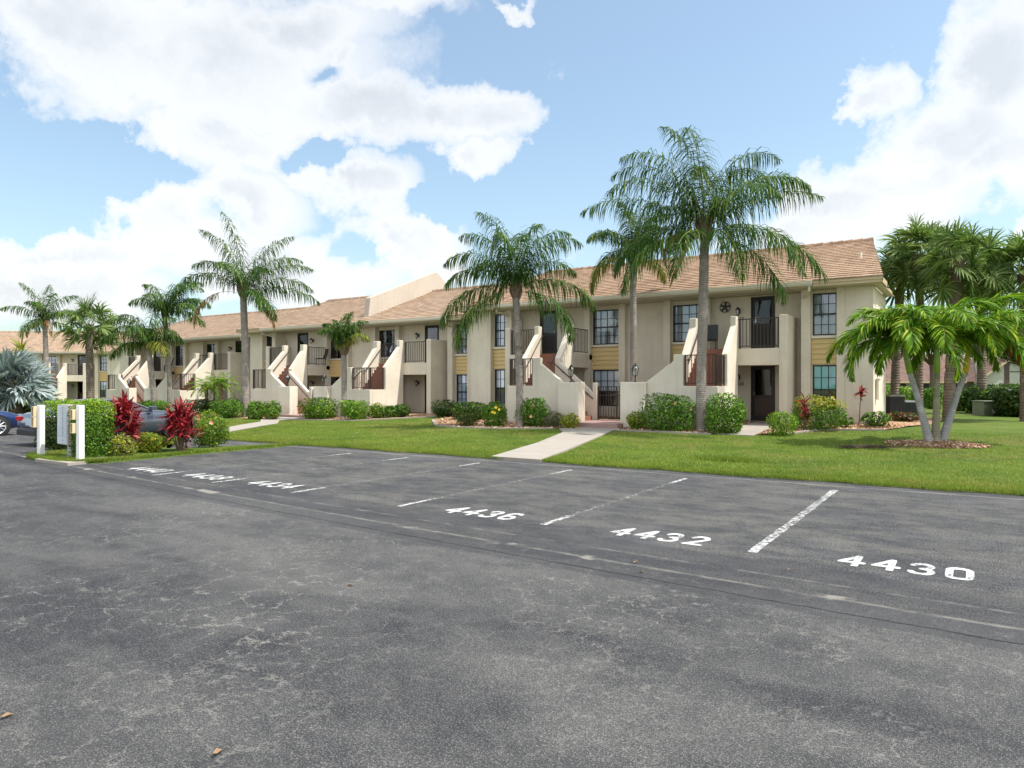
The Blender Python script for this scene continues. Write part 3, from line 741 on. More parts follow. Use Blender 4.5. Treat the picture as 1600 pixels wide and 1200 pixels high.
def pinnate(base, az, e0, L, droop, nl=46, ll=.7, lw=.02, hang=1.0, seed=0, pow_=1.15, start=.13, plum=.5, sweep=.35, width=.9, twist=0, mat=0, rr=.018):
    """one feather leaf -> quads of the leaflets, and rachis quads"""
    rs = np.random.RandomState(seed); n = 18
    ts = np.linspace(0, 1, n + 1); el = e0 - droop * ts ** pow_
    h = np.array([math.cos(az), math.sin(az), 0]); side = np.array([-math.sin(az), math.cos(az), 0])
    d = np.cos(el)[:, None] * h + np.sin(el)[:, None] * np.array([0, 0, 1.]) + twist * ts[:, None] * side
    d /= np.linalg.norm(d, axis=1)[:, None]
    P = np.zeros((n + 1, 3)); P[0] = base
    for i in range(n): P[i + 1] = P[i] + (d[i] + d[i + 1]) / 2 * L / n
    m = nl; tt = start + (1 - start) * (np.arange(m) + rs.uniform(-.3, .3, m)) / m; tt = np.clip(tt, 0, .999)
    parts = []
    for sg in (-1, 1):
        x = tt * n; i = x.astype(int); fr = (x - i)[:, None]
        b = P[i] * (1 - fr) + P[i + 1] * fr; tn = d[i] * (1 - fr) + d[i + 1] * fr
        upv = np.cross(tn, side) * -1; upv /= np.linalg.norm(upv, axis=1)[:, None]
        upv = np.where(upv[:, 2:3] < -.2, -upv, upv)
        sw = sweep + .5 * tt[:, None] ** 2
        dr = sg * side * width + tn * sw + upv * rs.uniform(-plum, plum, m)[:, None] + rs.normal(size=(m, 3)) * .08
        dr /= np.linalg.norm(dr, axis=1)[:, None]
        l = ll * (np.sin(np.pi * np.clip(tt * .82 + .16, 0, 1)) ** .6) * rs.uniform(.8, 1.1, m)
        wd = np.cross(dr, np.array([0, 0, 1.]) + rs.normal(size=(m, 3)) * .5); wd /= np.linalg.norm(wd, axis=1)[:, None] + 1e-6
        K = 3; pts = []; cur = b.copy(); dd = dr.copy()
        W = [.55, 1, .8, .12]
        for k in range(K + 1):
            w_ = (lw * W[k])
            pts.append(np.stack([cur - wd * w_, cur + wd * w_], 1))
            dd = dd + np.array([0, 0, -1.]) * hang * (.35 + .3 * k); dd /= np.linalg.norm(dd, axis=1)[:, None]
            cur = cur + dd * (l / K)[:, None]
        A = np.stack(pts, 1)            # m, K+1, 2, 3
        V = A.reshape(-1, 3); idx = np.arange(m * (K + 1) * 2).reshape(m, K + 1, 2)
        Fq = np.stack([idx[:, :-1, 0], idx[:, :-1, 1], idx[:, 1:, 1], idx[:, 1:, 0]], -1).reshape(-1, 4)
        parts.append((V, Fq, mat))
    # rachis: 3-sided
    up0 = np.array([0, 0, 1.]); rad = rr * (1 - .8 * ts)
    ring = [P + side * rad[:, None], P - side * rad[:, None], P - np.cross(d, side) * -rad[:, None] * 1.2]
    V = np.stack(ring, 1).reshape(-1, 3); idx = np.arange((n + 1) * 3).reshape(n + 1, 3)
    Fq = np.concatenate([np.stack([idx[:-1, a], idx[:-1, b2], idx[1:, b2], idx[1:, a]], -1) for a, b2 in ((0, 1), (1, 2), (2, 0))])
    parts.append((V, Fq, mat + 1 if mat == 0 else 1))
    return parts

def trunk_obj(root, pts, rad, mat, name='trunk', n=14, rings=0):
    # resample for smooth bend and slight rings
    P = [Vector(p) for p in pts]; out = []; rr = []
    N = 40
    for i in range(N + 1):
        t = i / N * (len(P) - 1); k = min(int(t), len(P) - 2); f = t - k
        p0 = P[max(k - 1, 0)]; p1 = P[k]; p2 = P[k + 1]; p3 = P[min(k + 2, len(P) - 1)]
        q = .5 * ((2 * p1) + (-p0 + p2) * f + (2 * p0 - 5 * p1 + 4 * p2 - p3) * f * f + (-p0 + 3 * p1 - 3 * p2 + p3) * f ** 3)
        r = rad[k] * (1 - f) + rad[k + 1] * f
        out.append(q); rr.append(r * (1 + rings * (.5 if i % 2 else -.5)))
    return MB().tube(out, rr, n).build(name, mat, root, smooth=True)

def queen_palm(label, px, V, ty, tx=None, L=3.6, nf=15, seed=1, rb=.17, rt=.11, ll=.75, bark='bark', dead=0, group='queen palms along the buildings', tilt=0, fr=None, yellow=0, z0=None, elo=-5, ehi=82, dr=(60, 105), nl=52, boots=1.0, lw=.022, dmul=1.0):
    u, t = at(px, V); g = gz(u, V) if z0 is None else z0
    root = thing('palm_tree', label, 'palm tree', (u, V, g), 0, group)
    u2, _ = at(tx or px, V); zt = zp(ty, t) - g; dx = u2 - u
    trunk_obj(root, [(0, 0, -.15), (dx * .12, .02, zt * .33), (dx * .55, .03, zt * .66), (dx, 0, zt)], [rb, rb * .85, (rb + rt) / 2, rt], M[bark], rings=.05)
    # boots (old leaf bases)
    b = MB(); rnd = random.Random(seed)
    b.tube([(dx, 0, zt - .12), (dx, 0, zt + .05), (dx, 0, zt + .35), (dx, 0, zt + .75)], [rt * .9, rt * 1.45 * boots, rt * 1.5 * boots, rt * .5], 10)
    for i in range(22):
        a = i * 2.4; z = zt - .05 + i * .03; r0 = rt * 1.3 * boots
        b.tube([(dx + r0 * .8 * math.cos(a), r0 * .8 * math.sin(a), z - .08), (dx + r0 * 1.25 * math.cos(a), r0 * 1.25 * math.sin(a), z + .10), (dx + r0 * 1.5 * math.cos(a), r0 * 1.5 * math.sin(a), z + .22)], [.05, .045, .015], 5)
    b.build('leaf_base', M['boot'], root)
    parts = []; base = np.array([dx, 0, zt + .35])
    specs = fr or []
    if not specs:
        for i in range(nf):
            f = i / (nf - 1); specs.append((math.degrees(i * 2.399 + rnd.uniform(-.25, .25)), ehi + (elo - ehi) * f ** 1.25 + rnd.uniform(-6, 6), L * rnd.uniform(.88, 1.08), dr[0] + (dr[1] - dr[0]) * f + rnd.uniform(-8, 8)))
    for j, (az, e, l, dd) in enumerate(specs):
        ym = 2 if (yellow and j >= len(specs) - yellow) else 0
        ps = pinnate(base + np.array([0, 0, -.25 * (1 - e / 90)]), R(az), R(e), l, R(dd * dmul), nl=int(nl * 1.35), ll=ll * 1.16, lw=lw * .9, seed=seed * 31 + j, twist=rnd.uniform(-.15, .15), mat=0, plum=1.0, hang=1.3, pow_=2.0 if e > 62 else (1.5 if e > 35 else 1.15))
        parts += [(v, f_, 2 if (m == 0 and ym) else m) for v, f_, m in ps]
    v, f_, mi = join(parts); np_obj('crown', v, f_, [M['palm'], M['petiole'], M['palm_y']], root, mi)
    for i in range(dead):
        az = rnd.uniform(0, 360) if isinstance(dead, int) else 0
        ps = pinnate(base + np.array([0, 0, -.3]), R(200 + i * 150), R(25), L * .75, R(125), nl=34, ll=ll * .75, lw=lw, hang=2.2, seed=seed * 77 + i, mat=0)
        v, f_, mi = join(ps); np_obj('dead_frond', v, f_, [M['palm_dead'], M['petiole_br']], root, mi)
    return root

def fanleaf(base, az, el, pet, rad, seed, segs=30, span=300, droop=.5, mat=0, w=1.0):
    rs = np.random.RandomState(seed)
    h = np.array([math.cos(az), math.sin(az), 0]); sd = np.array([-math.sin(az), math.cos(az), 0])
    d = h * math.cos(el) + np.array([0, 0, math.sin(el)])
    hub = base + d * pet + np.array([0, 0, -.12 * pet * math.cos(el)])
    d2 = h * math.cos(el - .45) + np.array([0, 0, math.sin(el - .45)])
    nrm = np.cross(sd, d2) * -1; nrm = nrm if nrm[2] > 0 else -nrm
    ro = rs.uniform(-1.15, 1.15); sd0 = sd; sd = sd0 * math.cos(ro) + nrm * math.sin(ro); nrm = nrm * math.cos(ro) - sd0 * math.sin(ro)
    an = np.radians(np.linspace(-span / 2, span / 2, segs)) + rs.normal(size=segs) * .02
    dirs = np.cos(an)[:, None] * d2 + np.sin(an)[:, None] * sd
    fold = .35 * np.abs(np.sin(an))[:, None] * nrm          # costapalmate fold
    dirs = dirs + fold; dirs /= np.linalg.norm(dirs, axis=1)[:, None]
    wdir = -np.sin(an)[:, None] * d2 + np.cos(an)[:, None] * sd
    l = rad * (1 - .22 * np.abs(an) / math.pi) * rs.uniform(.9, 1.06, segs)
    K = 3; pts = []; cur = np.repeat(hub[None], segs, 0); dd = dirs.copy()
    step = 2 * math.pi * (span / 360) / segs; W = [.015, rad * .36 * step * .5, rad * .6 * step * (.30 if w == 1.0 else .46), .004]
    for k in range(K + 1):
        pts.append(np.stack([cur - wdir * W[k], cur + wdir * W[k] + nrm * W[k] * .5], 1))
        dd = dd + rs.normal(size=(segs, 3)) * .06 + np.array([0, 0, -1.]) * droop * (.1 + .4 * k * rs.uniform(.6, 1.3, segs)[:, None]); dd /= np.linalg.norm(dd, axis=1)[:, None]
        cur = cur + dd * (l / K)[:, None]
    A = np.stack(pts, 1); V = A.reshape(-1, 3); idx = np.arange(segs * (K + 1) * 2).reshape(segs, K + 1, 2)
    Fq = np.stack([idx[:, :-1, 0], idx[:, :-1, 1], idx[:, 1:, 1], idx[:, 1:, 0]], -1).reshape(-1, 4)
    r = .016; c = np.cross(d, sd)
    sd = sd0
    A1 = np.array([base + sd * r, base - sd * r, base + c * r, hub + sd * r * .6, hub - sd * r * .6, hub + c * r * .6])
    return [(V, Fq, mat), (A1, np.array([[0, 1, 4, 3], [1, 2, 5, 4], [2, 0, 3, 5]]), 1)]

def fan_palm(label, px, V, ty, tx=None, pet=1.1, rad=1.0, nl=34, seed=1, rb=.18, rt=.16, mat='sabal', pmat='petiole', bark='bark_brown', group=None, z0=None, elo=-40, name='fan_palm', droop=.5, segs=30, base_xyz=None, petr=None):
    if base_xyz: u, V, g = base_xyz; t = -u * SY + V * CY
    else: u, t = at(px, V); g = gz(u, V) if z0 is None else z0
    root = thing(name, label, 'palm tree', (u, V, g), 0, group)
    dx = ((tx - px) / F * t * .9) if tx else 0; zt = zp(ty, t) - g
    trunk_obj(root, [(0, 0, -.15), (dx * .3, 0, zt * .35), (dx * .7, 0, zt * .7), (dx, 0, zt)], [rb, rb * .95, (rb + rt) / 2, rt], M[bark], rings=.04)
    rnd = random.Random(seed); b = MB()
    b.tube([(dx, 0, zt - .5), (dx, 0, zt - .1), (dx, 0, zt + .25)], [rt * .95, rt * 1.4, rt * .6], 10)
    for i in range(26):
        a = i * 2.4; z = zt - .5 + i * .028
        b.tube([(dx + rt * math.cos(a), rt * math.sin(a), z), (dx + rt * 1.7 * math.cos(a + .2), rt * 1.7 * math.sin(a + .2), z + .22)], [.045, .015], 5)
    b.build('leaf_base', M['boot'], root)
    parts = []
    for i in range(nl):
        f = i / (nl - 1); az = i * 2.399 + rnd.uniform(-.2, .2); el = R(85 + (elo - 85) * f ** .85 + rnd.uniform(-8, 8))
        parts += fanleaf(np.array([dx, 0, zt + .1 - .3 * f]), az, el, pet * rnd.uniform(.6, 1.1), rad * rnd.uniform(.8, 1.1), seed * 50 + i, segs=segs, droop=droop, w=2.0 if mat == 'silver' else 1.0)
    v, f_, mi = join(parts); np_obj('crown', v, f_, [M[mat], M[pmat]], root, mi)
    return root

def spiky(name, label, px0, px1, ytop, ybot, V, seed, heads=9, mat='redti', cat='shrub', group=None, spread=.5, leaves=26, ll=.42, stemh=.55, lean=1.0, z0=None, lw=.032):
    """cane plant with rosettes of strap leaves (cordyline)"""
    um, t = at((px0 + px1) / 2, V); g = z0 if z0 is not None else (gz(um, V) if V > 13.6 else .05)
    top = zp(ytop, t) - g; r = (px1 - px0) / 2 / F * t; rnd = random.Random(seed); rs = np.random.RandomState(seed)
    root = thing(name, label, cat, (um, V, g), 0, group)
    s = MB(); parts = []
    for i in range(heads):
        a = i * 2.4 + rnd.uniform(-.3, .3); q = math.sqrt((i + .3) / heads) * max(.02, r - ll * .5) * lean
        hz = max(.25, (top - ll * .8) * (1 - .75 * (i / heads) ** 1.1 * rnd.uniform(.6, 1.0)))
        hp = np.array([q * math.cos(a), q * math.sin(a), hz])
        s.tube([(hp[0] * .15, hp[1] * .15, -.05), (hp[0] * .6, hp[1] * .6, hz * .5), tuple(hp)], [.018, .015, .012], 6)
        m = leaves
        az = rs.uniform(0, 6.28, m); el = np.radians(rs.uniform(-20, 85, m))
        dr = np.stack([np.cos(az) * np.cos(el), np.sin(az) * np.cos(el), np.sin(el)], 1)
        b = np.repeat(hp[None], m, 0); b[:, 2] += rs.uniform(-.25, .08, m)
        wd = np.cross(dr, rs.normal(size=(m, 3)) * .3 + np.array([0, 0, 1])); wd /= np.linalg.norm(wd, axis=1)[:, None]
        l = ll * rs.uniform(.7, 1.1, m); pts = []; cur = b.copy(); dd = dr.copy()
        for k, w_ in enumerate((.3, 1, .8, .06)):
            pts.append(np.stack([cur - wd * w_ * lw, cur + wd * w_ * lw], 1))
            dd = dd + np.array([0, 0, -1.]) * .16 * k; dd /= np.linalg.norm(dd, axis=1)[:, None]; cur = cur + dd * (l / 3)[:, None]
        A = np.stack(pts, 1); idx = np.arange(m * 8).reshape(m, 4, 2)
        parts.append((A.reshape(-1, 3), np.stack([idx[:, :-1, 0], idx[:, :-1, 1], idx[:, 1:, 1], idx[:, 1:, 0]], -1).reshape(-1, 4), 0))
    v, f_, mi = join(parts); np_obj('foliage', v, f_, M[mat], root)
    s.build('stem', M['twig'], root)
    return root

def broad_tree(label, px, t, ytop, rpx, seed, n=9000, size=.13, z0=.1, group='trees behind the buildings'):
    u, V = atd(px, t); root = thing('broadleaf_tree', label, 'tree', (u, V, z0), 0, group)
    top = zp(ytop, t) - z0; r = rpx / F * t; rnd = random.Random(seed); parts = []
    tr = MB(); hh = top * .42
    tr.tube([(0, 0, -.2), (.1, 0, hh * .5), (0, .1, hh)], [.28, .22, .18], 10)
    nb = 11
    for i in range(nb):
        a = i * 2.4; q = r * math.sqrt((i + .5) / nb) * .75; cz = hh + (top - hh) * rnd.uniform(.25, .75); rr = r * rnd.uniform(.3, .45)
        c = (q * math.cos(a), q * math.sin(a), min(cz, top - rr * .7))
        tr.tube([(0, .1, hh * .9), (c[0] * .5, c[1] * .5, (hh + c[2]) / 2), c], [.12, .07, .03], 6)
        v, f = cloud(n // nb, c, (rr, rr, rr * .75), size, seed * 9 + i, 2, .2, shell=2.6); parts.append((v, f, 0))
    v, f, mi = join(parts); np_obj('crown', v, f, M['tree'], root); tr.build('trunk', M['twig'], root, smooth=True)
    return root
# ------------------------------------------------------------------ ground
g = MB().add([(-700, -700, -.03), (700, -700, -.03), (700, 900, -.03), (-700, 900, -.03)], [(0, 1, 2, 3)]).build('ground', M['grass']); prop(g, kind='structure')
a = MB().add([(-120, -90, 0), (90, -90, 0), (90, 13.75, 0), (-120, 13.75, 0)], [(0, 1, 2, 3)]).build('parking_lot', M['asphalt']); prop(a, kind='structure')
rs = np.random.RandomState(5)
def edge_v(u): return 13.6 + .05 * math.sin(u * 2.1) + .03 * math.sin(u * 5.7 + 1)
us = list(np.arange(-110, 70.01, .5)); vs = [0, .12, .6, 1.5] + list(np.arange(2.5, 75, 1.5))
V = []; Fq = []
for i, u in enumerate(us):
    for j, dv in enumerate(vs):
        v = edge_v(u) + dv; V.append((u, v, -.02 if j == 0 else gz(u, v) + .01))
nv = len(vs)
for i in range(len(us) - 1):
    for j in range(nv - 1): Fq.append((i * nv + j, (i + 1) * nv + j, (i + 1) * nv + j + 1, i * nv + j + 1))
lawn = np_obj('lawn', V, Fq, M['grass'], smooth=True); prop(lawn, kind='structure')
# island between the two lots
isl = [(-16.15, 13.7), (-16.2, 10.5), (-16.1, 8.2), (-16.3, 7.62), (-16.9, 7.45), (-17.6, 7.5), (-18.5, 7.55), (-18.95, 7.8), (-19.1, 8.6), (-19.2, 10.5), (-19.4, 11.8), (-20.6, 12.7), (-22.6, 13.1), (-23.2, 13.7)]
m = MB(); c = (-17.7, 10.5, .07)
vv = [c] + [(x * .985 + c[0] * .015, y * .985 + c[1] * .015, .055) for x, y in isl] + [(x, y, -.02) for x, y in isl]; n = len(isl)
m.add(vv, [(0, 1 + i, 2 + i) for i in range(n - 1)] + [(1 + i, 1 + n + i, 2 + n + i, 2 + i) for i in range(n - 1)])
prop(m.build('planting_island', M['grass'], smooth=True), kind='structure')
def ribbon(name, left, right, mat, dz=.03, kind='structure', nsub=6):
    def sub(P):
        o = []
        for a, b in zip(P, P[1:]):
            for k in range(nsub): o.append((a[0] + (b[0] - a[0]) * k / nsub, a[1] + (b[1] - a[1]) * k / nsub))
        return o + [P[-1]]
    Lp, Rp = sub(left), sub(right); m = MB(); vs = []
    for (a, b) in zip(Lp, Rp):
        za = max(gz(*a), gz(*b)) + dz + .01
        vs += [(a[0], a[1], za), (b[0], b[1], za), (a[0], a[1], za - .15), (b[0], b[1], za - .15)]
    fs = []
    for i in range(len(Lp) - 1):
        k = 4 * i; fs += [(k, k + 1, k + 5, k + 4), (k, k + 4, k + 6, k + 2), (k + 1, k + 3, k + 7, k + 5)]
    fs += [(0, 2, 3, 1)]
    return prop(m.add(vs, fs).build(name, mat, smooth=False), kind=kind)
PL = [(-9.45, 13.5), (-10.3, 17), (-11.5, 20.6), (-12.4, 21.9), (-12.5, 22.85)]; PR = [(-8.1, 13.5), (-8.55, 15.5), (-9.75, 19.9), (-10.35, 21.9), (-10.45, 22.85)]
ribbon('path', PL, PR, M['concrete'])
QL = [(-22.6, 13.4), (-24.4, 17), (-27.1, 20.5), (-30.2, 22.9), (-30.3, 24.25)]; QR = [(-21, 13.4), (-21.9, 15.2), (-25.4, 20.1), (-28.4, 22.6), (-28.3, 24.25)]
ribbon('path', QL, QR, M['concrete'])
ribbon('path', [(-6.95, 22.4), (-6.95, 27.6)], [(-5.75, 22.2), (-5.85, 27.6)], M['concrete'])
beds = [[(-20.6, 27.5), (-19.9, 24), (-17.4, 21.2), (-16.2, 20.8), (-14.5, 20.9), (-12.55, 22.0), (-12.55, 28)],
        [(-10.4, 28), (-10.4, 22.35), (-8.8, 22.3), (-7.3, 22.2), (-6.97, 22.4), (-6.97, 28)],
        [(-5.8, 28), (-5.75, 22.6), (-5.0, 23.3), (-4.3, 25.0), (-2.4, 25.6), (-1.2, 28.5), (-1.0, 34), (-3.4, 34)],
        [(-28.2, 29.5), (-28.2, 23.2), (-24, 23.2), (-21.6, 25.6), (-20.3, 26.2), (-20.3, 29.5)],
        [(-39.2, 30), (-38.8, 23.2), (-34, 22.6), (-30.45, 23.0), (-30.45, 29.5)]]
def inpoly(x, y, P):
    r = np.zeros(np.shape(x), bool); n = len(P)
    for i in range(n):
        x0, y0 = P[i]; x1, y1 = P[(i + 1) % n]
        c = ((y0 > y) != (y1 > y)) & (x < (x1 - x0) * (y - y0) / (y1 - y0 + 1e-12) + x0); r ^= c
    return r
for b in beds:
    lo, hi = min(p[0] for p in b), max(p[0] for p in b); bm = bmesh.new()
    vs_ = [bm.verts.new((p[0], p[1], 0)) for p in b]; f = bm.faces.new(vs_)
    bmesh.ops.triangulate(bm, faces=[f]); 
    for _ in range(4): bmesh.ops.subdivide_edges(bm, edges=[e for e in bm.edges if e.calc_length() > .6], cuts=1, use_grid_fill=True)
    rj = random.Random(3)
    for v in bm.verts: v.co.z = gz(v.co.x, v.co.y) + .035 + rj.uniform(0, .02)
    me = bpy.data.meshes.new('mulch_bed'); bm.to_mesh(me); bm.free(); me.materials.append(M['mulch'])
    o = bpy.data.objects.new('mulch_bed', me); COL.objects.link(o); prop(o, kind='structure')
def edging(pts, name='kerb_edging'):
    L = []; Rr = []
    for i, p in enumerate(pts):
        a = pts[max(i - 1, 0)]; b = pts[min(i + 1, len(pts) - 1)]; d = Vector((b[0] - a[0], b[1] - a[1])).normalized(); nn = Vector((-d.y, d.x)) * .07
        L.append((p[0] + nn.x, p[1] + nn.y)); Rr.append((p[0] - nn.x, p[1] - nn.y))
    ribbon(name, L, Rr, M['concrete'], dz=.05, nsub=3)
edging([(-19.9, 24), (-17.4, 21.2), (-16.2, 20.8), (-14.5, 20.9), (-12.65, 21.95)]); edging([(-10.35, 22.3), (-8.8, 22.22), (-7.0, 22.15)])
edging([(-5.0, 23.2), (-4.3, 24.95), (-2.4, 25.5)]); edging([(-28.2, 23.15), (-24, 23.12), (-21.6, 25.5), (-20.6, 26)])
# bark ring round the triple palm
TU, TT = at(1462, 21.9)
m = MB(); ring = []; rr_ = random.Random(9)
for i in range(28):
    w = i / 28 * 2 * math.pi; q = 1 + .1 * math.sin(3 * w) + rr_.uniform(-.04, .04); ring.append((TU + 1.15 * q * math.cos(w), 21.9 + .95 * q * math.sin(w)))
m.add([(TU, 21.9, gz(TU, 21.9) + .12)] + [(x * .55 + TU * .45, y * .55 + 21.9 * .45, gz(x, y) + .085) for x, y in ring] + [(x, y, gz(x, y) + .012) for x, y in ring],
      [(0, 1 + i, 1 + (i + 1) % 28) for i in range(28)] + [(1 + i, 29 + i, 29 + (i + 1) % 28, 1 + (i + 1) % 28) for i in range(28)])
prop(m.build('mulch_ring', M['mulch'], smooth=True), kind='structure')
# wood chips lying in the beds
def chips(n, sampler, name):
    P = np.array([sampler() for _ in range(n)]); q = np.random.RandomState(n); d = q.normal(size=(n, 3)); d[:, 2] *= .35; d /= np.linalg.norm(d, axis=1)[:, None]
    e = np.cross(d, [0, 0, 1.] + q.normal(size=(n, 3)) * .4); e /= np.linalg.norm(e, axis=1)[:, None]; l = q.uniform(.02, .06, n)[:, None]; w = q.uniform(.008, .02, n)[:, None]
    V = np.stack([P - d * l - e * w, P + d * l - e * w, P + d * l + e * w, P - d * l + e * w], 1).reshape(-1, 3)
    prop(np_obj(name, V, np.arange(4 * n).reshape(-1, 4), M['chip']), kind='stuff')
M['chip'] = leafmat('wood_chip', [(0, (.20, .10, .06)), (.5, (.44, .25, .14)), (.85, (.66, .48, .32)), (1, (.80, .72, .60))], .8, .0)
def samp_ring():
    w = rr_.uniform(0, 6.283); q = math.sqrt(rr_.random()) * 1.08; x, y = TU + 1.15 * q * math.cos(w), 21.9 + .95 * q * math.sin(w); return (x, y, gz(x, y) + .03 + .09 * (1 - q))
chips(2600, samp_ring, 'bark_chips')
def samp_bed():
    while 1:
        b = beds[rr_.choice((0, 1, 2))]; x = rr_.uniform(min(p[0] for p in b), max(p[0] for p in b)); y = rr_.uniform(20.8, 27)
        if inpoly(np.array([x]), np.array([y]), b)[0]: return (x, y, gz(x, y) + .06)
chips(9000, samp_bed, 'bark_chips')

# ------------------------------------------------------------------ grass blades
def blades(n, us_, vs_, hmin, hmax, name, zf):
    q = np.random.RandomState(n); m_ = np.ones(len(us_), bool)
    for P in (PL + PR[::-1], QL + QR[::-1], [(-6.95, 22.3), (-6.95, 28), (-5.8, 28), (-5.8, 22.3)]) + tuple(beds): m_ &= ~inpoly(us_, vs_, P)
    m_ &= ((us_ - TU) / 1.13) ** 2 + ((vs_ - 21.9) / .93) ** 2 > 1
    us_, vs_ = us_[m_], vs_[m_]; n = len(us_)
    z = np.array([zf(a, b) for a, b in zip(us_, vs_)]); h = q.uniform(hmin, hmax, n); az = q.uniform(0, 6.28, n); ln = q.uniform(0, .9, n) * h; a2 = q.uniform(0, 6.28, n); w = .004 + vs_ * .0003
    B = np.stack([us_, vs_, z], 1); s = np.stack([np.cos(az) * w, np.sin(az) * w, 0 * w], 1); T = B + np.stack([np.cos(a2) * ln, np.sin(a2) * ln, h], 1)
    V = np.stack([B - s, B + s, T], 1).reshape(-1, 3)
    prop(np_obj(name, V, np.arange(3 * n).reshape(-1, 3), M['blade']), kind='stuff')
q = np.random.RandomState(2)
n1 = 60000; u_ = q.uniform(-24, 4, n1); v_ = 13.52 + q.exponential(.35, n1) + np.array([edge_v(x) - 13.6 for x in u_]); v_ = np.minimum(v_, 17)
blades(n1, u_, v_, .025, .07, 'grass', lambda a, b: gz(a, b) - .005)
n2 = 190000; v_ = 13.7 + 12 * q.uniform(0, 1, n2) ** 1.4; u_ = q.uniform(-1, 1, n2) * 1; u_ = -12 + u_ * (13 + (v_ - 13.7) * .8) 
blades(n2, u_, v_, .018, .05, 'grass', lambda a, b: gz(a, b) + .005)
n3 = 26000; th = q.randint(0, len(isl) - 1, n3); f_ = q.uniform(0, 1, n3); I = np.array(isl); k_ = 1 - q.exponential(.07, n3)
pu = (I[th, 0] * (1 - f_) + I[th + 1, 0] * f_); pv = (I[th, 1] * (1 - f_) + I[th + 1, 1] * f_); pu = c[0] + (pu - c[0]) * k_; pv = c[1] + (pv - c[1]) * k_
blades(n3, pu, pv, .03, .09, 'grass', lambda a, b: .045)
# rank tuft on the lawn
tu, tt = at(1140, 15.6)
n4 = 4000; u_ = tu + q.normal(size=n4) * .30; v_ = 15.6 + q.normal(size=n4) * .12; 
blades(n4, u_, v_, .06, .13, 'grass', lambda a, b: gz(a, b))

# ------------------------------------------------------------------ painted markings
def stencil(txt, uc, vc, label, w=.225, h=.43, gap=.075):
    m = MB(); tot = 4 * w + 3 * gap
    for (xa, xb, ya, yb) in digits(txt, w, h, gap, .060, .009, asp=.72): m.add([(xa - tot / 2, ya - h / 2, 0), (xb - tot / 2, ya - h / 2, 0), (xb - tot / 2, yb - h / 2, 0), (xa - tot / 2, yb - h / 2, 0)], [(0, 1, 2, 3)])
    o = m.build('painted_number', M['paint'], loc=(uc, vc, .005), norm=False)
    prop(o, label, 'painted number', 'white bay numbers painted on the asphalt')
stencil('4430', -.58, 7.70, 'white number 4430 painted on the asphalt, the nearest bay number')
stencil('4432', -3.05, 7.72, 'white number 4432 painted on the asphalt, next bay beyond 4430')
stencil('4436', -5.58, 7.78, 'white number 4436 painted on the asphalt in the middle bay')
stencil('4434', -10.2, 8.0, 'white number 4434 painted on the asphalt, third from the planting island')
stencil('4438', -12.15, 8.0, 'white number 4438 painted on the asphalt, second from the planting island')
stencil('4440', -14.1, 8.0, 'white number 4440 painted on the asphalt beside the planting island')
names = ['long broken white bay line between the numbers 4432 and 4430', 'worn white bay line between the numbers 4436 and 4432', 'worn white bay line left of the number 4436',
         'faded white bay line right of the number 4434', 'faded white bay line between the numbers 4438 and 4434', 'faded white bay line between the numbers 4440 and 4438']
for i, (u, full) in enumerate(((-1.95, 1), (-4.5, 0), (-6.9, 0), (-9.2, 0), (-11.3, 0), (-13.2, 0))):
    m = MB(); rnd = random.Random(i); v = 7.5
    v0, v1 = (7.5, 12.65) if full else (7.55, 12.7); w0 = .05 if full else .045; ys_ = [v0 + (v1 - v0) * k / 24 for k in range(25)]
    vs2 = []
    for y in ys_: vs2 += [(-w0 + rnd.uniform(-.01, .01), y, 0), (w0 + rnd.uniform(-.01, .01), y, 0)]
    m.add(vs2, [(2 * k, 2 * k + 1, 2 * k + 3, 2 * k + 2) for k in range(24)])
    o = m.build('bay_line', M['midpaint'] if full else M['oldpaint'], loc=(u, 0, .005), norm=False)
    prop(o, names[i], 'bay line', 'white bay lines in the parking lot')

# ------------------------------------------------------------------ buildings
R1 = apartment('near cream apartment building with units 4430 and 4432 and a red tiled roof', -11.5, 27.0, 0, 1.0, tile='tile',
               wins=dict(euR='curtain', elR='teal', cuL='curtain', cuR='curtain', clL='blind', clR='blind', euL='bluecurtain', elL='blind'), nums=[('4432', 1, 4.22), ('4430', 1, 1.70)])
L1 = apartment('middle cream apartment building with a white fire wall rising above its sandy roof', -29.3, 28.4, -.2, 1.08, tile='tile_tan', low='grey',
               wins=dict(euR='curtain', elR='bluecurtain', cuR='curtain', cuL='curtain', euL='curtain', clL='blind'))
L2 = apartment('cream apartment building behind the two leaning palms, third along the row', -47.6, 29.8, -.34, 1.08, tile='tile_tan',
               wins=dict(euR='curtain', cuR='bluecurtain', cuL='bluecurtain', euL='curtain'))
u3, v3 = atd(42, 70)
L3 = apartment('farthest cream apartment building, turned square to the view behind the silver palm', u3, v3, -.42, 1.08, rotz=YAW, tile='tile_tan')
# fire wall on the middle building
m = MB(); yy = [(-.05, 5.5), (.12, 6.68), (.15, 6.80), (5.8, 8.95), (6.0, 8.96), (8.6, 7.3), (8.6, 5.6)]
m.prism(yy, 'x', -.2, .2); o = m.build('fire_wall', M['parapet'], L1, bevel=.02); o.location = (.75, .2, 0)
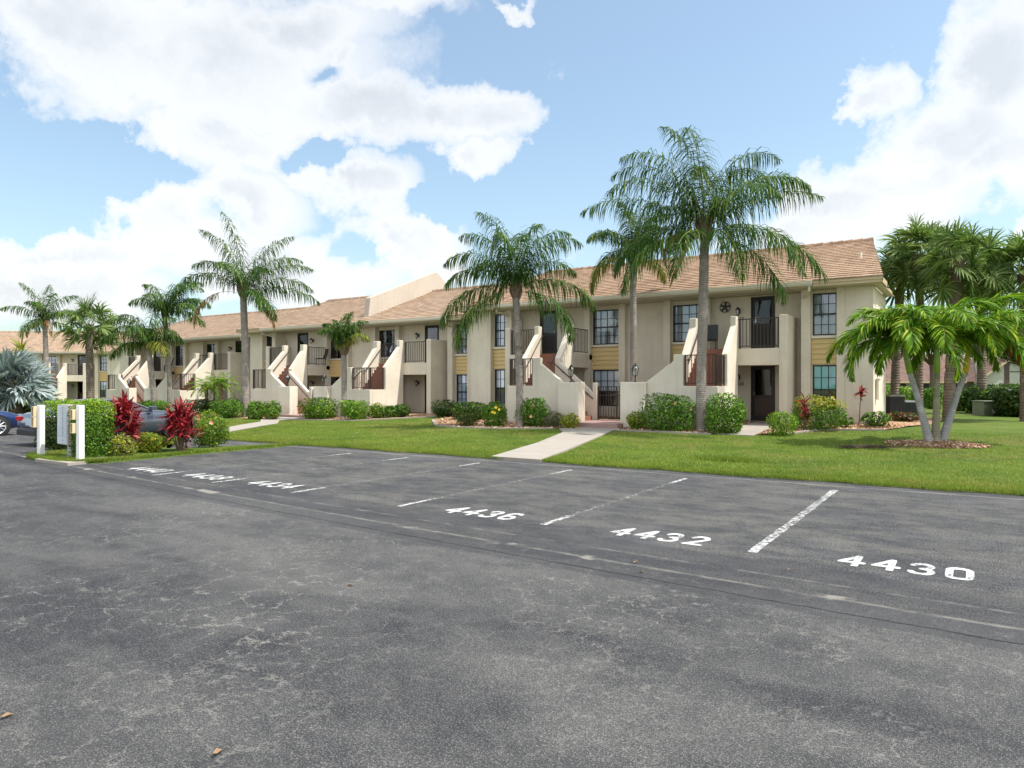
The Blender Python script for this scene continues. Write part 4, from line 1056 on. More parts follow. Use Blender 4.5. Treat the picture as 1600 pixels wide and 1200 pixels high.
# round metal ornament on the near building
mu, mt = at(1133.5, 27.7); mz = zp(480, mt)
orn = thing('wall_ornament', 'round dark metal ornament hanging on the upper wall left of the lantern by door 4432', 'wall ornament', (mu, 27.66, mz))
m = MB(); Rr = .205
for i in range(32):
    a, b = i / 32 * 2 * math.pi, (i + 1) / 32 * 2 * math.pi
    m.tube([(Rr * math.cos(a), 0, Rr * math.sin(a)), (Rr * math.cos(b), 0, Rr * math.sin(b))], .013, 5)
m.build('ring', M['bronze'], orn)
m = MB()
for i in range(5):
    a = i * 1.2566 + .35; d = Vector((math.cos(a), 0, math.sin(a))); e = Vector((-math.sin(a), 0, math.cos(a)))
    m.prism([tuple((d * x + e * y).xz) for x, y in ((.0, -.03), (.10, -.05), (.19, -.02), (.20, .02), (.11, .02), (.03, .03))], 'y', -.006, .006)
    m.prism([tuple((d.lerp(e, .55).normalized() * x + Vector((d.x * y, 0, d.z * y))).xz) for x, y in ((.12, -.02), (.2, -.03), (.2, .02), (.13, .02))], 'y', -.004, .0045)
m.build('star', M['bronze'], orn)
# dark woven chair back at the head of the stairs
cu, ct = at(1113, 27.0); cz = 3.02
ch = thing('patio_chair', 'dark woven patio chair at the head of the stairs to 4432', 'chair', (cu, 26.75, cz), R(8))
MB().box(-.25, .25, -.25, .22, .38, .45).build('seat', M['black'], ch, bevel=.015)
MB().prism([(.20, .40), (.25, .40), (.36, 1.02), (.31, 1.02)], 'x', -.24, .24).build('backrest', plain('grey_wicker', (.07, .07, .075), .8, var=.5, scale=40), ch, bevel=.01)
for sx in (-.22, .22):
    for sy in (-.22, .2): MB().tube([(sx, sy, 0), (sx, sy, .4)], .018, 6).build('leg', M['black'], ch)

# balcony chairs on the farther buildings
for (px, V, z, lab) in ((493, 27.9, 2.82, 'black patio chair behind the balcony railing of the middle building'), (254, 29.3, 2.68, 'black patio chair behind the balcony railing above the leaning palm')):
    uu, t_ = at(px, V); ch = thing('patio_chair', lab, 'chair', (uu, V + .4, z), R(-25), 'black patio chairs on the far balconies')
    MB().box(-.25, .25, -.25, .22, .38, .43).build('seat', M['black'], ch); MB().prism([(.20, .40), (.24, .40), (.40, .98), (.36, .98)], 'x', -.24, .24).build('backrest', M['black'], ch)
    for sx in (-.22, .22):
        for sy in (-.22, .2): MB().tube([(sx, sy, 0), (sx, sy, .4)], .018, 6).build('leg', M['black'], ch)

# neighbouring house at the right
hu, hv = atd(1478, 78)
ho = thing('bungalow', 'low bungalow with a brown shingle roof beyond the palms on the right', 'house', (hu, hv, .0), YAW + R(4))
S_ = 78 / F
def hx(px): return (px - 1478) * S_
m = MB(); m.box(hx(1385), hx(1528), 1, 12, 0, 2.35); m.prism([(hx(1528), 0), (hx(1528), 2.2), (hx(1570), 4.35), (hx(1574), 4.35), (hx(1640), 2.2), (hx(1640), 0)], 'y', -.8, 10); m.build('wall', stucco('house_stucco', (.50, .50, .44)), ho)
m = MB()
def zz(py): return zp(py, 78)
m.add([(hx(1375), 0, 2.05), (hx(1520), 0, 2.05), (hx(1580), 7, 5.35), (hx(1380), 7, 5.35)], [(0, 1, 2, 3)])
m.add([(hx(1512), -1.2, 2.0), (hx(1574), -1.2, 4.75), (hx(1574), 9, 4.75), (hx(1512), 9, 2.0)], [(0, 1, 2, 3)]); m.add([(hx(1574), -1.2, 4.75), (hx(1650), -1.2, 2.0), (hx(1650), 9, 2.0), (hx(1574), 9, 4.75)], [(0, 1, 2, 3)])
m.build('roof', M['shingle'], ho)
m = MB(); m.prism([(hx(1512), 2.0), (hx(1574), 4.75), (hx(1574), 4.5), (hx(1512), 1.75)], 'y', -1.25, -1.205); m.prism([(hx(1574), 4.75), (hx(1650), 2.0), (hx(1650), 1.75), (hx(1574), 4.5)], 'y', -1.25, -1.205)
m.box(hx(1375), hx(1512), -.05, -.005, 1.85, 2.04); m.build('fascia', M['fascia'], ho)
m = MB(); m.box(hx(1565), hx(1573), -.85, -.81, 0, 4.3); m.box(hx(1574), hx(1640), -.84, -.82, 3.05, 3.15); m.build('trim', M['doorpanel'], ho)
for a, b in ((1402, 1422), (1440, 1475), (1490, 1506)):
    m = MB(); m.box(hx(a), hx(b), .95, .99, .6, 1.9); m.build('window', M['black'], ho)
m = MB(); m.box(hx(1515), hx(1532), -.86, -.81, .1, 1.95); m.build('window', M['black'], ho)

# utility box, air conditioners
uu, t_ = at(1545, 38.3); w = 34 / F * t_ / 2; top = zp(626, t_); b0 = gz(uu, 38.3)
ub = thing('utility_box', 'olive green utility cabinet standing on the lawn before the right hedge', 'utility box', (uu, 38.3, b0), YAW)
MB().box(-w, w, -.4, .4, 0, top - b0 - .05).build('cabinet', M['utility'], ub, bevel=.02)
MB().box(-w - .03, w + .03, -.43, .43, top - b0 - .05, top - b0).build('lid', M['utility'], ub, bevel=.015)
MB().box(w * -.25, w * .3, -.406, -.401, .10, .28).build('sticker', M['white'], ub)
def ac(px, V, wpx, ty, lab):
    uu, t_ = at(px, V); w = wpx / F * t_ / 2; z0 = gz(uu, V); h = zp(ty, t_) - z0
    r = thing('air_conditioner', lab, 'air conditioner', (uu, V, z0), YAW, 'air conditioners behind the near building')
    b = MB(); n = 18
    for i in range(n):
        z = .08 + (h - .2) * i / n; b.box(-w, w, -w, w, z, z + (h - .2) / n * .55)
    b.box(-w * .93, w * .93, -w * .93, w * .93, .02, h - .1); b.build('case', M['black'], r)
    MB().box(-w * 1.02, w * 1.02, -w * 1.02, w * 1.02, h - .1, h - .03).build('lid', M['steel'] if ty > 618 else M['utility'], r, bevel=.01)
ac(1396, 33.8, 24, 616, 'tall dark air conditioner just right of the near building end wall'); ac(1417, 35.5, 24, 625, 'lower dark air conditioner with a pale lid beside the tall one')
# meter box on the end wall
m = MB().box(-2.93, -2.84, 27.6, 27.85, 1.2, 1.9).box(-2.93, -2.80, 27.57, 27.88, 1.9, 1.96).build('meter_box', M['stucco_light'], bevel=.02); prop(m, 'cream capped meter box fixed to the near building end wall', 'meter box')

# ------------------------------------------------------------------ palms
queen_palm('tallest queen palm, grey trunk standing between the two rounded shrubs by 4430', 1095, 22.9, 372, tx=1101, seed=3, rb=.185, rt=.14, ll=.92, nl=66, boots=1.15, lw=.017, fr=[
    (213, 76, 4.3, 112), (45, 77, 4.4, 112), (200, 68, 4.3, 112), (60, 70, 4.2, 112), (30, 62, 4.3, 105), (280, 80, 4.0, 100), (120, 78, 4.0, 100), (225, 58, 4.2, 108), (33, 42, 4.2, 66), (213, 38, 4.4, 72),
    (10, 60, 3.9, 100), (150, 50, 3.9, 95), (330, 50, 3.6, 108), (25, 16, 4.5, 84), (40, -2, 3.8, 76), (345, 14, 4.3, 88), (222, 6, 3.8, 88), (200, 20, 3.6, 95), (180, 28, 3.8, 95), (262, 8, 3.2, 95), (250, 84, 4.1, 100), (315, 4, 3.6, 84)])
rt_ = bpy.data.objects['palm_tree']
bb = np.array([.12, 0, zp(372, at(1095, 22.9)[1]) + .05 - gz(at(1095, 22.9)[0], 22.9)])
ps = pinnate(bb, R(225), R(30), 2.3, R(150), nl=26, ll=.5, hang=2.5, seed=5); v, f_, mi = join(ps); np_obj('dead_frond', v, f_, [M['palm_dead'], M['petiole_br']], rt_, mi)
m = MB().tube([tuple(bb + np.array([-.25, -.2, .1])), tuple(bb + np.array([-.55, -.4, -.5])), tuple(bb + np.array([-.95, -.65, -1.7]))], [.05, .10, .02], 6); m.build('flower_sheath', plain('orange_sheath', (.40, .19, .06), .7, var=.3, scale=5), rt_, smooth=True)
queen_palm('slender queen palm rising behind the gate between the pier lanterns', 989, 25.2, 402, seed=8, rb=.14, rt=.115, L=2.45, nf=13, ll=.6, yellow=2, dr=(85, 100), elo=5, ehi=80, lw=.018, nl=60)
queen_palm('queen palm in front of the left stair of the near building', 812, 22.0, 462, tx=806, seed=12, dmul=1.2, rb=.15, rt=.13, ll=.85, lw=.018, nl=66, fr=[
    (205, 74, 3.3, 80), (250, 82, 3.4, 70), (45, 76, 3.4, 80), (20, 66, 3.4, 90), (120, 78, 3.4, 75), (330, 74, 3.2, 80), (220, 62, 3.3, 92), (213, 46, 3.1, 92), (33, 34, 3.5, 84), (213, 22, 3.5, 84), (10, 6, 3.2, 84), (235, 2, 3.5, 80), (55, 60, 3.0, 95), (170, 62, 3.0, 90), (288, 70, 3.0, 85)])
queen_palm('small young queen palm before the middle building landing', 537, 24.2, 552, seed=21, rb=.15, rt=.13, L=1.9, nf=10, ll=.5, yellow=2, dr=(75, 125), lw=.022, elo=55, ehi=90)
queen_palm('tall queen palm with a straight grey trunk standing behind the rounded ixora', 384, 23.6, 462, tx=380, seed=17, rb=.21, rt=.165, ll=.85, lw=.022, nl=60, dead=0, fr=[
    (213, 86, 4.4, 35), (230, 78, 4.0, 70), (45, 70, 4.2, 62), (30, 60, 4.0, 88), (25, 44, 4.3, 70), (40, 22, 4.2, 62), (213, 44, 3.8, 92), (10, 5, 3.0, 80), (300, 55, 3.2, 90), (120, 60, 3.5, 80), (200, 62, 3.8, 95), (350, 20, 2.9, 95), (60, 36, 4.0, 80)])
rt_ = bpy.data.objects['palm_tree.004']; g4 = gz(at(384, 23.6)[0], 23.6); z4 = zp(462, at(384, 23.6)[1]) - g4
for (az, e, l, d_) in ((213, 25, 3.9, 125), (20, -10, 2.8, 75)):
    ps = pinnate(np.array([-.15, 0, z4]), R(az), R(e), l, R(d_), nl=44, ll=.55, hang=2.4, seed=int(az), start=.35, lw=.02); v, f_, mi = join(ps); np_obj('dead_frond', v, f_, [M['palm_dead'], M['petiole_br']], rt_, mi)
queen_palm('queen palm with windswept crown, right of the leaning pair before the third building', 265, 25.5, 497, tx=258, seed=23, rb=.16, rt=.12, ll=.85, lw=.024, nl=50, fr=[
    (60, 80, 3.2, 100), (33, 74, 3.6, 110), (20, 64, 3.6, 110), (40, 52, 3.4, 105), (10, 40, 3.4, 105), (300, 60, 3.0, 110), (213, 82, 2.6, 90), (230, 60, 2.6, 110), (80, 60, 3.0, 110), (0, 72, 3.2, 115), (33, 30, 3.0, 95), (170, 60, 2.6, 110)])
queen_palm('queen palm with windswept crown, left of the leaning pair before the third building', 240, 24.5, 545, tx=232, seed=27, rb=.19, rt=.16, ll=.85, lw=.024, nl=50, yellow=1, fr=[
    (213, 78, 3.0, 110), (200, 60, 3.2, 105), (225, 44, 3.2, 105), (240, 70, 3.0, 115), (33, 76, 2.8, 110), (20, 60, 2.6, 115), (50, 50, 2.4, 110), (300, 60, 2.8, 115), (150, 60, 3.0, 110), (210, 28, 3.0, 95), (30, 88, 3.0, 60), (0, 30, 2.4, 100)])
queen_palm('far queen palm with dead fronds hanging, left of the fan palm', 72, 26.5, 505, tx=70, seed=31, rb=.2, rt=.17, L=3.4, nf=12, ll=.8, lw=.03, nl=42, dead=2, dr=(60, 95), elo=10)
fan_palm('cabbage palm with a brown trunk among the queen palms on the left', 141, 24.5, 512, tx=137, pet=1.5, rad=1.15, nl=36, seed=4, rb=.25, rt=.22, elo=-45)
fan_palm('silver fan palm with a broad blue grey crown at the far left', 22, 16.5, 606, pet=1.2, rad=1.25, nl=44, seed=6, rb=.42, rt=.34, mat='silver', pmat='petiole_sil', elo=-25, droop=.3, segs=34, z0=-.02)
def pygmy(px, V, ty, seed, lab, cr):
    u, t = at(px, V); g = gz(u, V); zt = zp(ty, t) - g
    root = thing('date_palm', lab, 'palm tree', (u, V, g), 0, 'pygmy date palms before the third building')
    trunk_obj(root, [(0, 0, -.1), (.05, 0, zt * .5), (0, 0, zt)], [.14, .11, .12], M['boot']); parts = []; rnd = random.Random(seed)
    for i in range(20):
        f = i / 19; parts += pinnate(np.array([0, 0, zt]), i * 2.4, R(75 - 75 * f + rnd.uniform(-6, 6)), cr * rnd.uniform(.9, 1.1), R(75 + 15 * f), nl=34, ll=.26, lw=.013, hang=.25, seed=seed + i, plum=.2, rr=.01)
    v, f_, mi = join(parts); np_obj('crown', v, f_, [M['adon'], M['petiole']], root, mi)
pygmy(322, 25.2, 606, 100, 'left smaller pygmy date palm rising over the dark hedge', 1.2); pygmy(344, 25.2, 602, 200, 'right larger pygmy date palm rising over the dark hedge', 1.45)
# yellow green palm tuft behind the silver palm
spiky('palm_shrub', 'lime green palm shrub showing above the silver palm', 15, 50, 525, 640, 22.0, 55, heads=6, mat='croton', cat='shrub', ll=1.1, leaves=30, lw=.05)
# cabbage palms right of the near building
fan_palm('cabbage palm nearest the near building end wall', 1396, 36.0, 422, tx=1408, pet=.9, rad=.95, nl=28, seed=41, rb=.18, rt=.17, group='cabbage palms right of the near building')
fan_palm('middle cabbage palm of the clump behind the triple palm', 1436, 34.5, 408, tx=1438, pet=1.25, rad=1.05, nl=38, seed=42, rb=.15, rt=.15, group='cabbage palms right of the near building')
fan_palm('thick trunked cabbage palm right of the clump centre behind the triple palm', 1481, 32.4, 415, tx=1496, pet=1.1, rad=1.0, nl=34, seed=43, rb=.21, rt=.20, group='cabbage palms right of the near building')
fan_palm('cabbage palm at the right edge of the clump', 1535, 40, 428, tx=1530, pet=1.1, rad=1.05, nl=26, seed=44, rb=.2, rt=.2, group='cabbage palms right of the near building')
fan_palm('cabbage palm cut by the right edge of the view', 1604, 33, 425, tx=1604, pet=1.3, rad=1.1, nl=32, seed=45, rb=.22, rt=.2, group='cabbage palms right of the near building')
# triple trunk palm with crownshafts
tp = thing('palm_tree', 'triple trunk palm with green crownshafts in a bark ring on the lawn', 'palm tree', (TU, 21.9, gz(TU, 21.9) + .08))
pr = TT / F; CR = Vector((CY, SY, 0))
for j, (bx_, tx_, ty_, sx_, sy_, sh, depth_) in enumerate(((-8, -37, 583, -45, 540, 'shaft_g', .1), (0, -3, 583, -5, 540, 'shaft_g', -.15), (8, 50, 583, 58, 538, 'shaft_y', .1))):
    z0 = 0; zt = zp(ty_, TT) - gz(TU, 21.9) - .08; zs = zp(sy_, TT) - gz(TU, 21.9) - .08; F2 = Vector((-SY, CY, 0)) * depth_
    p0 = CR * (bx_ * pr); p1 = CR * (tx_ * pr) + F2; p2 = CR * (sx_ * pr) + F2 * 1.3
    mid = p0.lerp(p1, .42)
    trunk_obj(tp, [(p0.x, p0.y, -.1), (mid.x, mid.y, zt * .42), (p0.lerp(p1, .72).x, p0.lerp(p1, .72).y, zt * .74), (p1.x, p1.y, zt)], [.12 if j != 1 else .125, .088, .074, .066], M['bark_light' if j != 1 else 'bark_tan'], rings=.02)
    MB().tube([(p1.x, p1.y, zt - .01), (p1.x + (p2.x - p1.x) * .4, p1.y + (p2.y - p1.y) * .4, zt + (zs - zt) * .4), (p2.x, p2.y, zs), (p2.x * 1.02, p2.y * 1.02, zs + .2)], [.073, .078, .052, .03], 12).build('crownshaft', M[sh], tp, smooth=True)
    parts = []; rnd = random.Random(60 + j); basep = np.array([p2.x, p2.y, zs])
    azs = [213, 60, 290, 150, 240, 20, 200, 225, 170, 285, 120, 20, 330, 213] if j == 0 else ([33, 213, 90, 150, 300, 20, 240, 350, 180, 270, 120, 45, 225] if j == 1 else [33, 213, 110, 320, 20, 50, 350, 100, 213, 290, 150, 33, 320, 10])
    for i, az in enumerate(azs):
        e = 88 - i * 4.6 + rnd.uniform(-5, 5)
        parts += pinnate(basep, R(az + rnd.uniform(-8, 8)), R(e), rnd.uniform(2.05, 2.5), R(138 + rnd.uniform(-14, 10)), nl=90, ll=.56, lw=.019, hang=.34, seed=500 + j * 20 + i, plum=.6, sweep=.8, pow_=1.2, width=.7, rr=.022)
    v, f_, mi = join(parts); np_obj('crown', v, f_, [M['adon'], M['petiole']], tp, mi)
    if j == 2:
        ps = pinnate(basep + np.array([.5, .2, .15]), R(20), R(-10), 1.3, R(85), nl=26, ll=.4, hang=1.4, seed=9, lw=.022); v, f_, mi = join(ps); np_obj('dead_frond', v, f_, [M['adon_dead'], M['petiole_br']], tp, mi)
# dead frond debris on the lawn
du, dt_ = at(1360, 20.0)
dz_ = gz(du, 20.0); m = MB(); rnd = random.Random(4)
for i in range(70):
    a = rnd.gauss(0, .30); x = rnd.uniform(-.65, .55); l = rnd.uniform(.15, .55); y = rnd.uniform(-.10, .10)
    c0 = Vector((x, y, rnd.uniform(.02, .06))); d = Vector((math.cos(a + YAW), math.sin(a + YAW), rnd.uniform(-.02, .15))) * l
    c0 = Vector((x * CY, x * SY + y, c0.z)); m.tube([c0 - d * .5, c0 + Vector((0, 0, .03)), c0 + d * .5], [.004, .009, .003], 4)
prop(m.build('palm_debris', plain('dry_frond', (.075, .05, .035), .9, var=.5, scale=20), loc=(du, 20.0, dz_)), 'dark dried palm frond debris lying on the lawn left of the bark ring', 'palm debris')

# ------------------------------------------------------------------ shrubs
GR = 'shrubs planted along the near building'
shrub('croton', 'small yellow flecked croton at the foot of the right gate pier', 976, 1012, 643, 672, 22.85, M['croton'], 900, .05, mix=(M['shrub'], .5), group=GR)
shrub('viburnum_bush', 'big round green bush left of the tallest palm trunk', 1006, 1088, 617, 672, 22.8, M['shrub'], 4200, .05, p=3, group=GR, flowers=(M['flower_p'], 2), depth=.6)
shrub('viburnum_bush', 'big round green bush right of the tallest palm trunk', 1100, 1168, 620, 672, 22.8, M['shrub'], 3800, .05, p=3, group=GR, depth=.6)
shrub('clipped_bush', 'low bright clipped bush at the right of the door 4430 path', 1200, 1243, 643, 679, 22.9, M['shrub_lime'], 2000, .035, p=3.5, group=GR, mix=(M['shrub'], .4))
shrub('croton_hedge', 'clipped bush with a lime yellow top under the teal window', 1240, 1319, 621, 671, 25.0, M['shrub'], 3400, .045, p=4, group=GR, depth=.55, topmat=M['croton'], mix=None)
spiky('cordyline', 'thin single stemmed red cordyline against the end wall of the near building', 1326, 1356, 601, 668, 26.2, 71, heads=1, leaves=34, ll=.34)
spiky('cordyline', 'dull red cordyline growing through the left of the lime topped bush', 1245, 1268, 612, 664, 24.5, 72, heads=4, leaves=18, ll=.32)
shrub('low_plant', 'sparse low plant at the corner of the near building', 1346, 1392, 643, 668, 26.3, M['shrub'], 420, .07, p=2, group=GR, mix=(M['shrub_dark'], .5))
shrub('low_plant', 'few leaved low plant left of the thin red cordyline', 1308, 1334, 650, 668, 25.9, M['shrub'], 130, .07, p=2, group=GR)
shrub('ground_cover', 'reddish low ground cover behind the near building corner', 1386, 1436, 643, 667, 30.2, M['shrub_dark'], 1500, .06, p=2, mix=(M['redti'], .3), group=GR, depth=.8)
shrub('hibiscus', 'hibiscus with peach flowers at the foot of the left stair palm', 806, 860, 622, 667, 22.35, M['shrub'], 3000, .05, p=3, group=GR, flowers=(M['flower_p'], 3), depth=.5)
shrub('grey_bush', 'dull grey green bush between the hibiscus and the left gate pier', 850, 884, 641, 667, 22.5, M['shrub_grey'], 1500, .04, p=2.4, group=GR)
shrub('croton', 'bright yellow croton at the foot of the left gate pier', 873, 907, 645, 669, 22.4, M['croton'], 500, .06, p=2, group=GR)
shrub('hibiscus', 'green hibiscus with yellow flowers left of the landing wall', 755, 792, 627, 667, 21.9, M['shrub'], 2200, .05, p=3, group=GR, flowers=(M['flower_y'], 4))
shrub('clipped_bush', 'low brown green mound at the left tip of the near bed', 712, 748, 645, 668, 21.5, M['shrub_dark'], 1800, .035, p=2.6, group=GR, mix=(M['croton'], .15))
shrub('dark_bush', 'dark bush right of the white balcony pier between the buildings', 677, 716, 627, 654, 25.8, M['shrub_dark'], 2200, .05, p=3, group=GR)
shrub('dark_bush', 'long dark bush under the narrow windows left of the near building stairs', 706, 770, 627, 660, 24.6, M['shrub_dark'], 3600, .05, p=3.4, group=GR, depth=.6, mix=(M['shrub'], .3))
G2 = 'shrubs planted along the middle building'
shrub('clipped_bush', 'clipped bush right of the small young palm', 530, 578, 624, 660, 23.8, M['shrub_lime'], 2600, .06, p=3.4, group=G2, mix=(M['shrub'], .6), depth=.6)
shrub('clipped_bush', 'wide clipped bush left of the small young palm', 465, 530, 624, 659, 23.8, M['shrub_lime'], 3400, .06, p=4, group=G2, mix=(M['shrub'], .6), depth=.6)
shrub('low_bush', 'leftmost low olive bush under the middle building flight', 576, 604, 631, 657, 24.6, M['shrub'], 1300, .055, p=2.6, group=G2, mix=(M['croton'], .15))
shrub('low_bush', 'middle low olive bush under the middle building flight', 598, 622, 632, 656, 25.0, M['shrub'], 1200, .055, p=2.6, group=G2, mix=(M['shrub_dark'], .3))
shrub('low_bush', 'low olive bush beside the grey door', 614, 641, 631, 655, 25.4, M['shrub_dark'], 1300, .055, p=2.6, group=G2, mix=(M['shrub'], .4))
shrub('loose_bush', 'loose leafy bush right of the tall straight palm trunk', 384, 414, 625, 656, 22.8, M['shrub'], 1100, .07, p=2.4, group=G2)
shrub('loose_bush', 'loose leafy bush against the left gate pier of the middle building', 408, 440, 627, 656, 22.9, M['shrub'], 1100, .07, p=2.4, group=G2, mix=(M['redti'], .05))
shrub('clipped_bush', 'full green bush left of the tall straight palm trunk', 334, 385, 623, 656, 22.9, M['shrub'], 2800, .06, p=3.4, group=G2)
shrub('dark_hedge', 'dark clipped hedge under the pygmy date palms', 284, 340, 624, 650, 24.6, M['shrub_dark'], 2600, .065, p=4, group=G2, depth=.8)
shrub('clipped_bush', 'green clipped hedge behind the red cordylines', 212, 266, 625, 655, 24.5, M['shrub'], 2600, .07, p=4, group=G2, depth=.8)
shrub('clipped_bush', 'green hedge top showing above the lime hedge by the mailboxes', 84, 205, 625, 650, 22.0, M['shrub_lime'], 4200, .07, p=4.5, group=G2, depth=.8)
shrub('clipped_bush', 'low green hedge left of the white post, beyond the parked cars', 30, 66, 634, 658, 17.5, M['shrub'], 1800, .065, p=3, group=G2)
G3 = 'plants on the island by the mailboxes'
shrub('ixora', 'rounded ixora bush with orange flowers on the island', 300, 358, 645, 698, 11.5, M['shrub'], 5200, .032, p=2.8, group=G3, mix=(M['croton'], .25), flowers=(M['flower_p'], 7))
spiky('cordyline', 'red cordyline clump right of the parked car, beside the ixora', 250, 314, 620, 705, 10.3, 81, heads=15, leaves=30, ll=.38, group=G3)
spiky('cordyline', 'red cordyline clump beside the clipped mailbox hedge', 163, 224, 612, 706, 9.2, 82, heads=17, leaves=30, ll=.36, group=G3)
shrub('croton', 'wide yellow croton between the two red cordylines', 203, 268, 675, 709, 9.8, M['croton'], 2600, .034, p=2.5, group=G3, mix=(M['shrub'], .25), depth=.35)
shrub('croton', 'small yellow croton at the foot of the left red cordyline', 170, 210, 677, 710, 8.9, M['croton'], 1500, .034, p=2.5, group=G3, mix=(M['shrub_grey'], .3), depth=.3)
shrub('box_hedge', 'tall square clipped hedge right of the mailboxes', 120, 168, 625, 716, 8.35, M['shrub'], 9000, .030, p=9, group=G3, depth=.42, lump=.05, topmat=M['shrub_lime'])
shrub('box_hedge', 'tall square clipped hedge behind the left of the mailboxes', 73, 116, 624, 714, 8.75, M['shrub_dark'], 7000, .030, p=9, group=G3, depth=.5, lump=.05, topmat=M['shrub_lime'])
G4 = 'hedges on the right lawn'
def hedge(px0, px1, ytop, ybot, V, lab, mat, n, **k): return shrub('hedge', lab, px0, px1, ytop, ybot, V, mat, n, .09, p=5, group=G4, **k)
hedge(1515, 1625, 603, 655, 40.5, 'long dark hedge behind the utility cabinet', M['shrub_dark'], 9000, depth=1.2, mix=(M['shrub'], .3))
hedge(1560, 1630, 606, 655, 37.5, 'nearer end of the dark hedge at the right edge', M['shrub_dark'], 5000, depth=.9)
hedge(1425, 1450, 607, 640, 48, 'small green shrub between the palm trunks', M['shrub'], 1500)
hedge(1380, 1430, 602, 632, 52, 'bright shrub row behind the air conditioners', M['shrub_lime'], 2600, mix=(M['shrub'], .5))
hedge(1488, 1510, 618, 652, 43, 'yellow green shrub left of the utility cabinet', M['croton'], 900, mix=(M['shrub_lime'], .5))
hedge(1446, 1470, 605, 642, 46, 'olive shrub behind the thick palm trunk', M['shrub'], 1500)
for i, (px, t, yt, rp, lab) in enumerate(((1400, 62, 470, 55, 'broadleaf tree showing beside the near building end wall'), (1455, 66, 478, 65, 'broadleaf tree behind the cabbage palm trunks'), (1530, 95, 480, 90, 'tall tree rising behind the bungalow roof'),
        (1600, 70, 500, 60, 'tree at the right edge beside the bungalow gable'), (1650, 62, 480, 60, 'tree outside the right edge beyond the hedge'))):
    broad_tree(lab, px, t, yt, rp, 300 + i, n=11000, size=.16)
# thin leaning tree before the bungalow
tu2, tv2 = atd(1526, 45)
bt = thing('young_tree', 'thin bare trunked young tree before the bungalow', 'tree', (tu2, tv2, .3))
MB().tube([(0, 0, -.1), (.0, 0, 2), (-.25, 0, 4.2)], [.13, .10, .06], 8).build('trunk', M['bark'], bt, smooth=True)
v, f = cloud(1600, (-.3, 0, 5.0), (1.3, 1.3, 1.0), .09, 77, 2, .3, shell=2); np_obj('crown', v, f, M['tree'], bt)

# ------------------------------------------------------------------ mailboxes on the island
def post(px, V, top, lab, boxes):
    u, t = at(px, V); h = zp(top, t) - .05
    r = thing('mailbox_post', lab, 'post', (u, V, .05), R(6), 'white posts by the mailboxes')
    MB().box(-.06, .06, -.06, .06, -.1, h).build('post', M['white'], r, bevel=.008)
    for (x, z0, z1, dx) in boxes:
        b = MB(); b.box(x - dx, x + dx, -.14, .02, z0, z0 + .02); b.box(x - dx, x + dx, -.14, .02, z1 - .02, z1); b.box(x - dx, x - dx + .015, -.14, .02, z0 + .02, z1 - .02); b.box(x + dx - .015, x + dx, -.14, .02, z0 + .02, z1 - .02)
        b.box(x - dx + .016, x + dx - 0.016, 0, .019, z0 + .02, z1 - .02); b.build('paper_box', M['cream'], r)
    return r
post(64, 7.85, 633, 'left white square post with a cream wooden box, standing on the grass tip', [(-.10, .68, .92, .05), (-.10, .93, 1.17, .05)])
post(125.5, 7.8, 633, 'right white square post in front of the square hedge', [(-.10, .62, .84, .045), (-.10, .92, 1.14, .045)])
mu_, mt_ = at(112.5, 8.15)
mbx = thing('cluster_mailbox', 'pale blue grey cluster mailbox of small doors on a pedestal between the white posts', 'mailbox', (mu_, 8.15, .05), R(-4))
MB().box(-.28, .28, -.20, .22, .30, 1.22).build('cabinet', M['mailtan'], mbx, bevel=.01)
MB().tube([(0, 0, 0), (0, 0, .32)], .10, 12).box(-.17, .17, -.17, .17, -.02, .03).build('pedestal', M['steel'], mbx)
hs = [.31] + [.31 + .17 + .062 * i for i in range(13)]
for i in range(13):
    z0 = .32 if i == 0 else .50 + (i - 1) * .058; z1 = .49 if i == 0 else z0 + .052
    d = MB().box(-.265, .265, -.212, -.201, z0, z1).build('mailbox_door', M['mailbox'], mbx)
    MB().tube([(.05, -.212, (z0 + z1) / 2), (.05, -.218, (z0 + z1) / 2)], .012, 8).build('lock', M['black'], d)
pad = MB().box(-17.75, -16.25, 7.42, 8.5, -.05, .068).build('mailbox_pad', M['concrete'], bevel=.01); prop(pad, kind='structure')

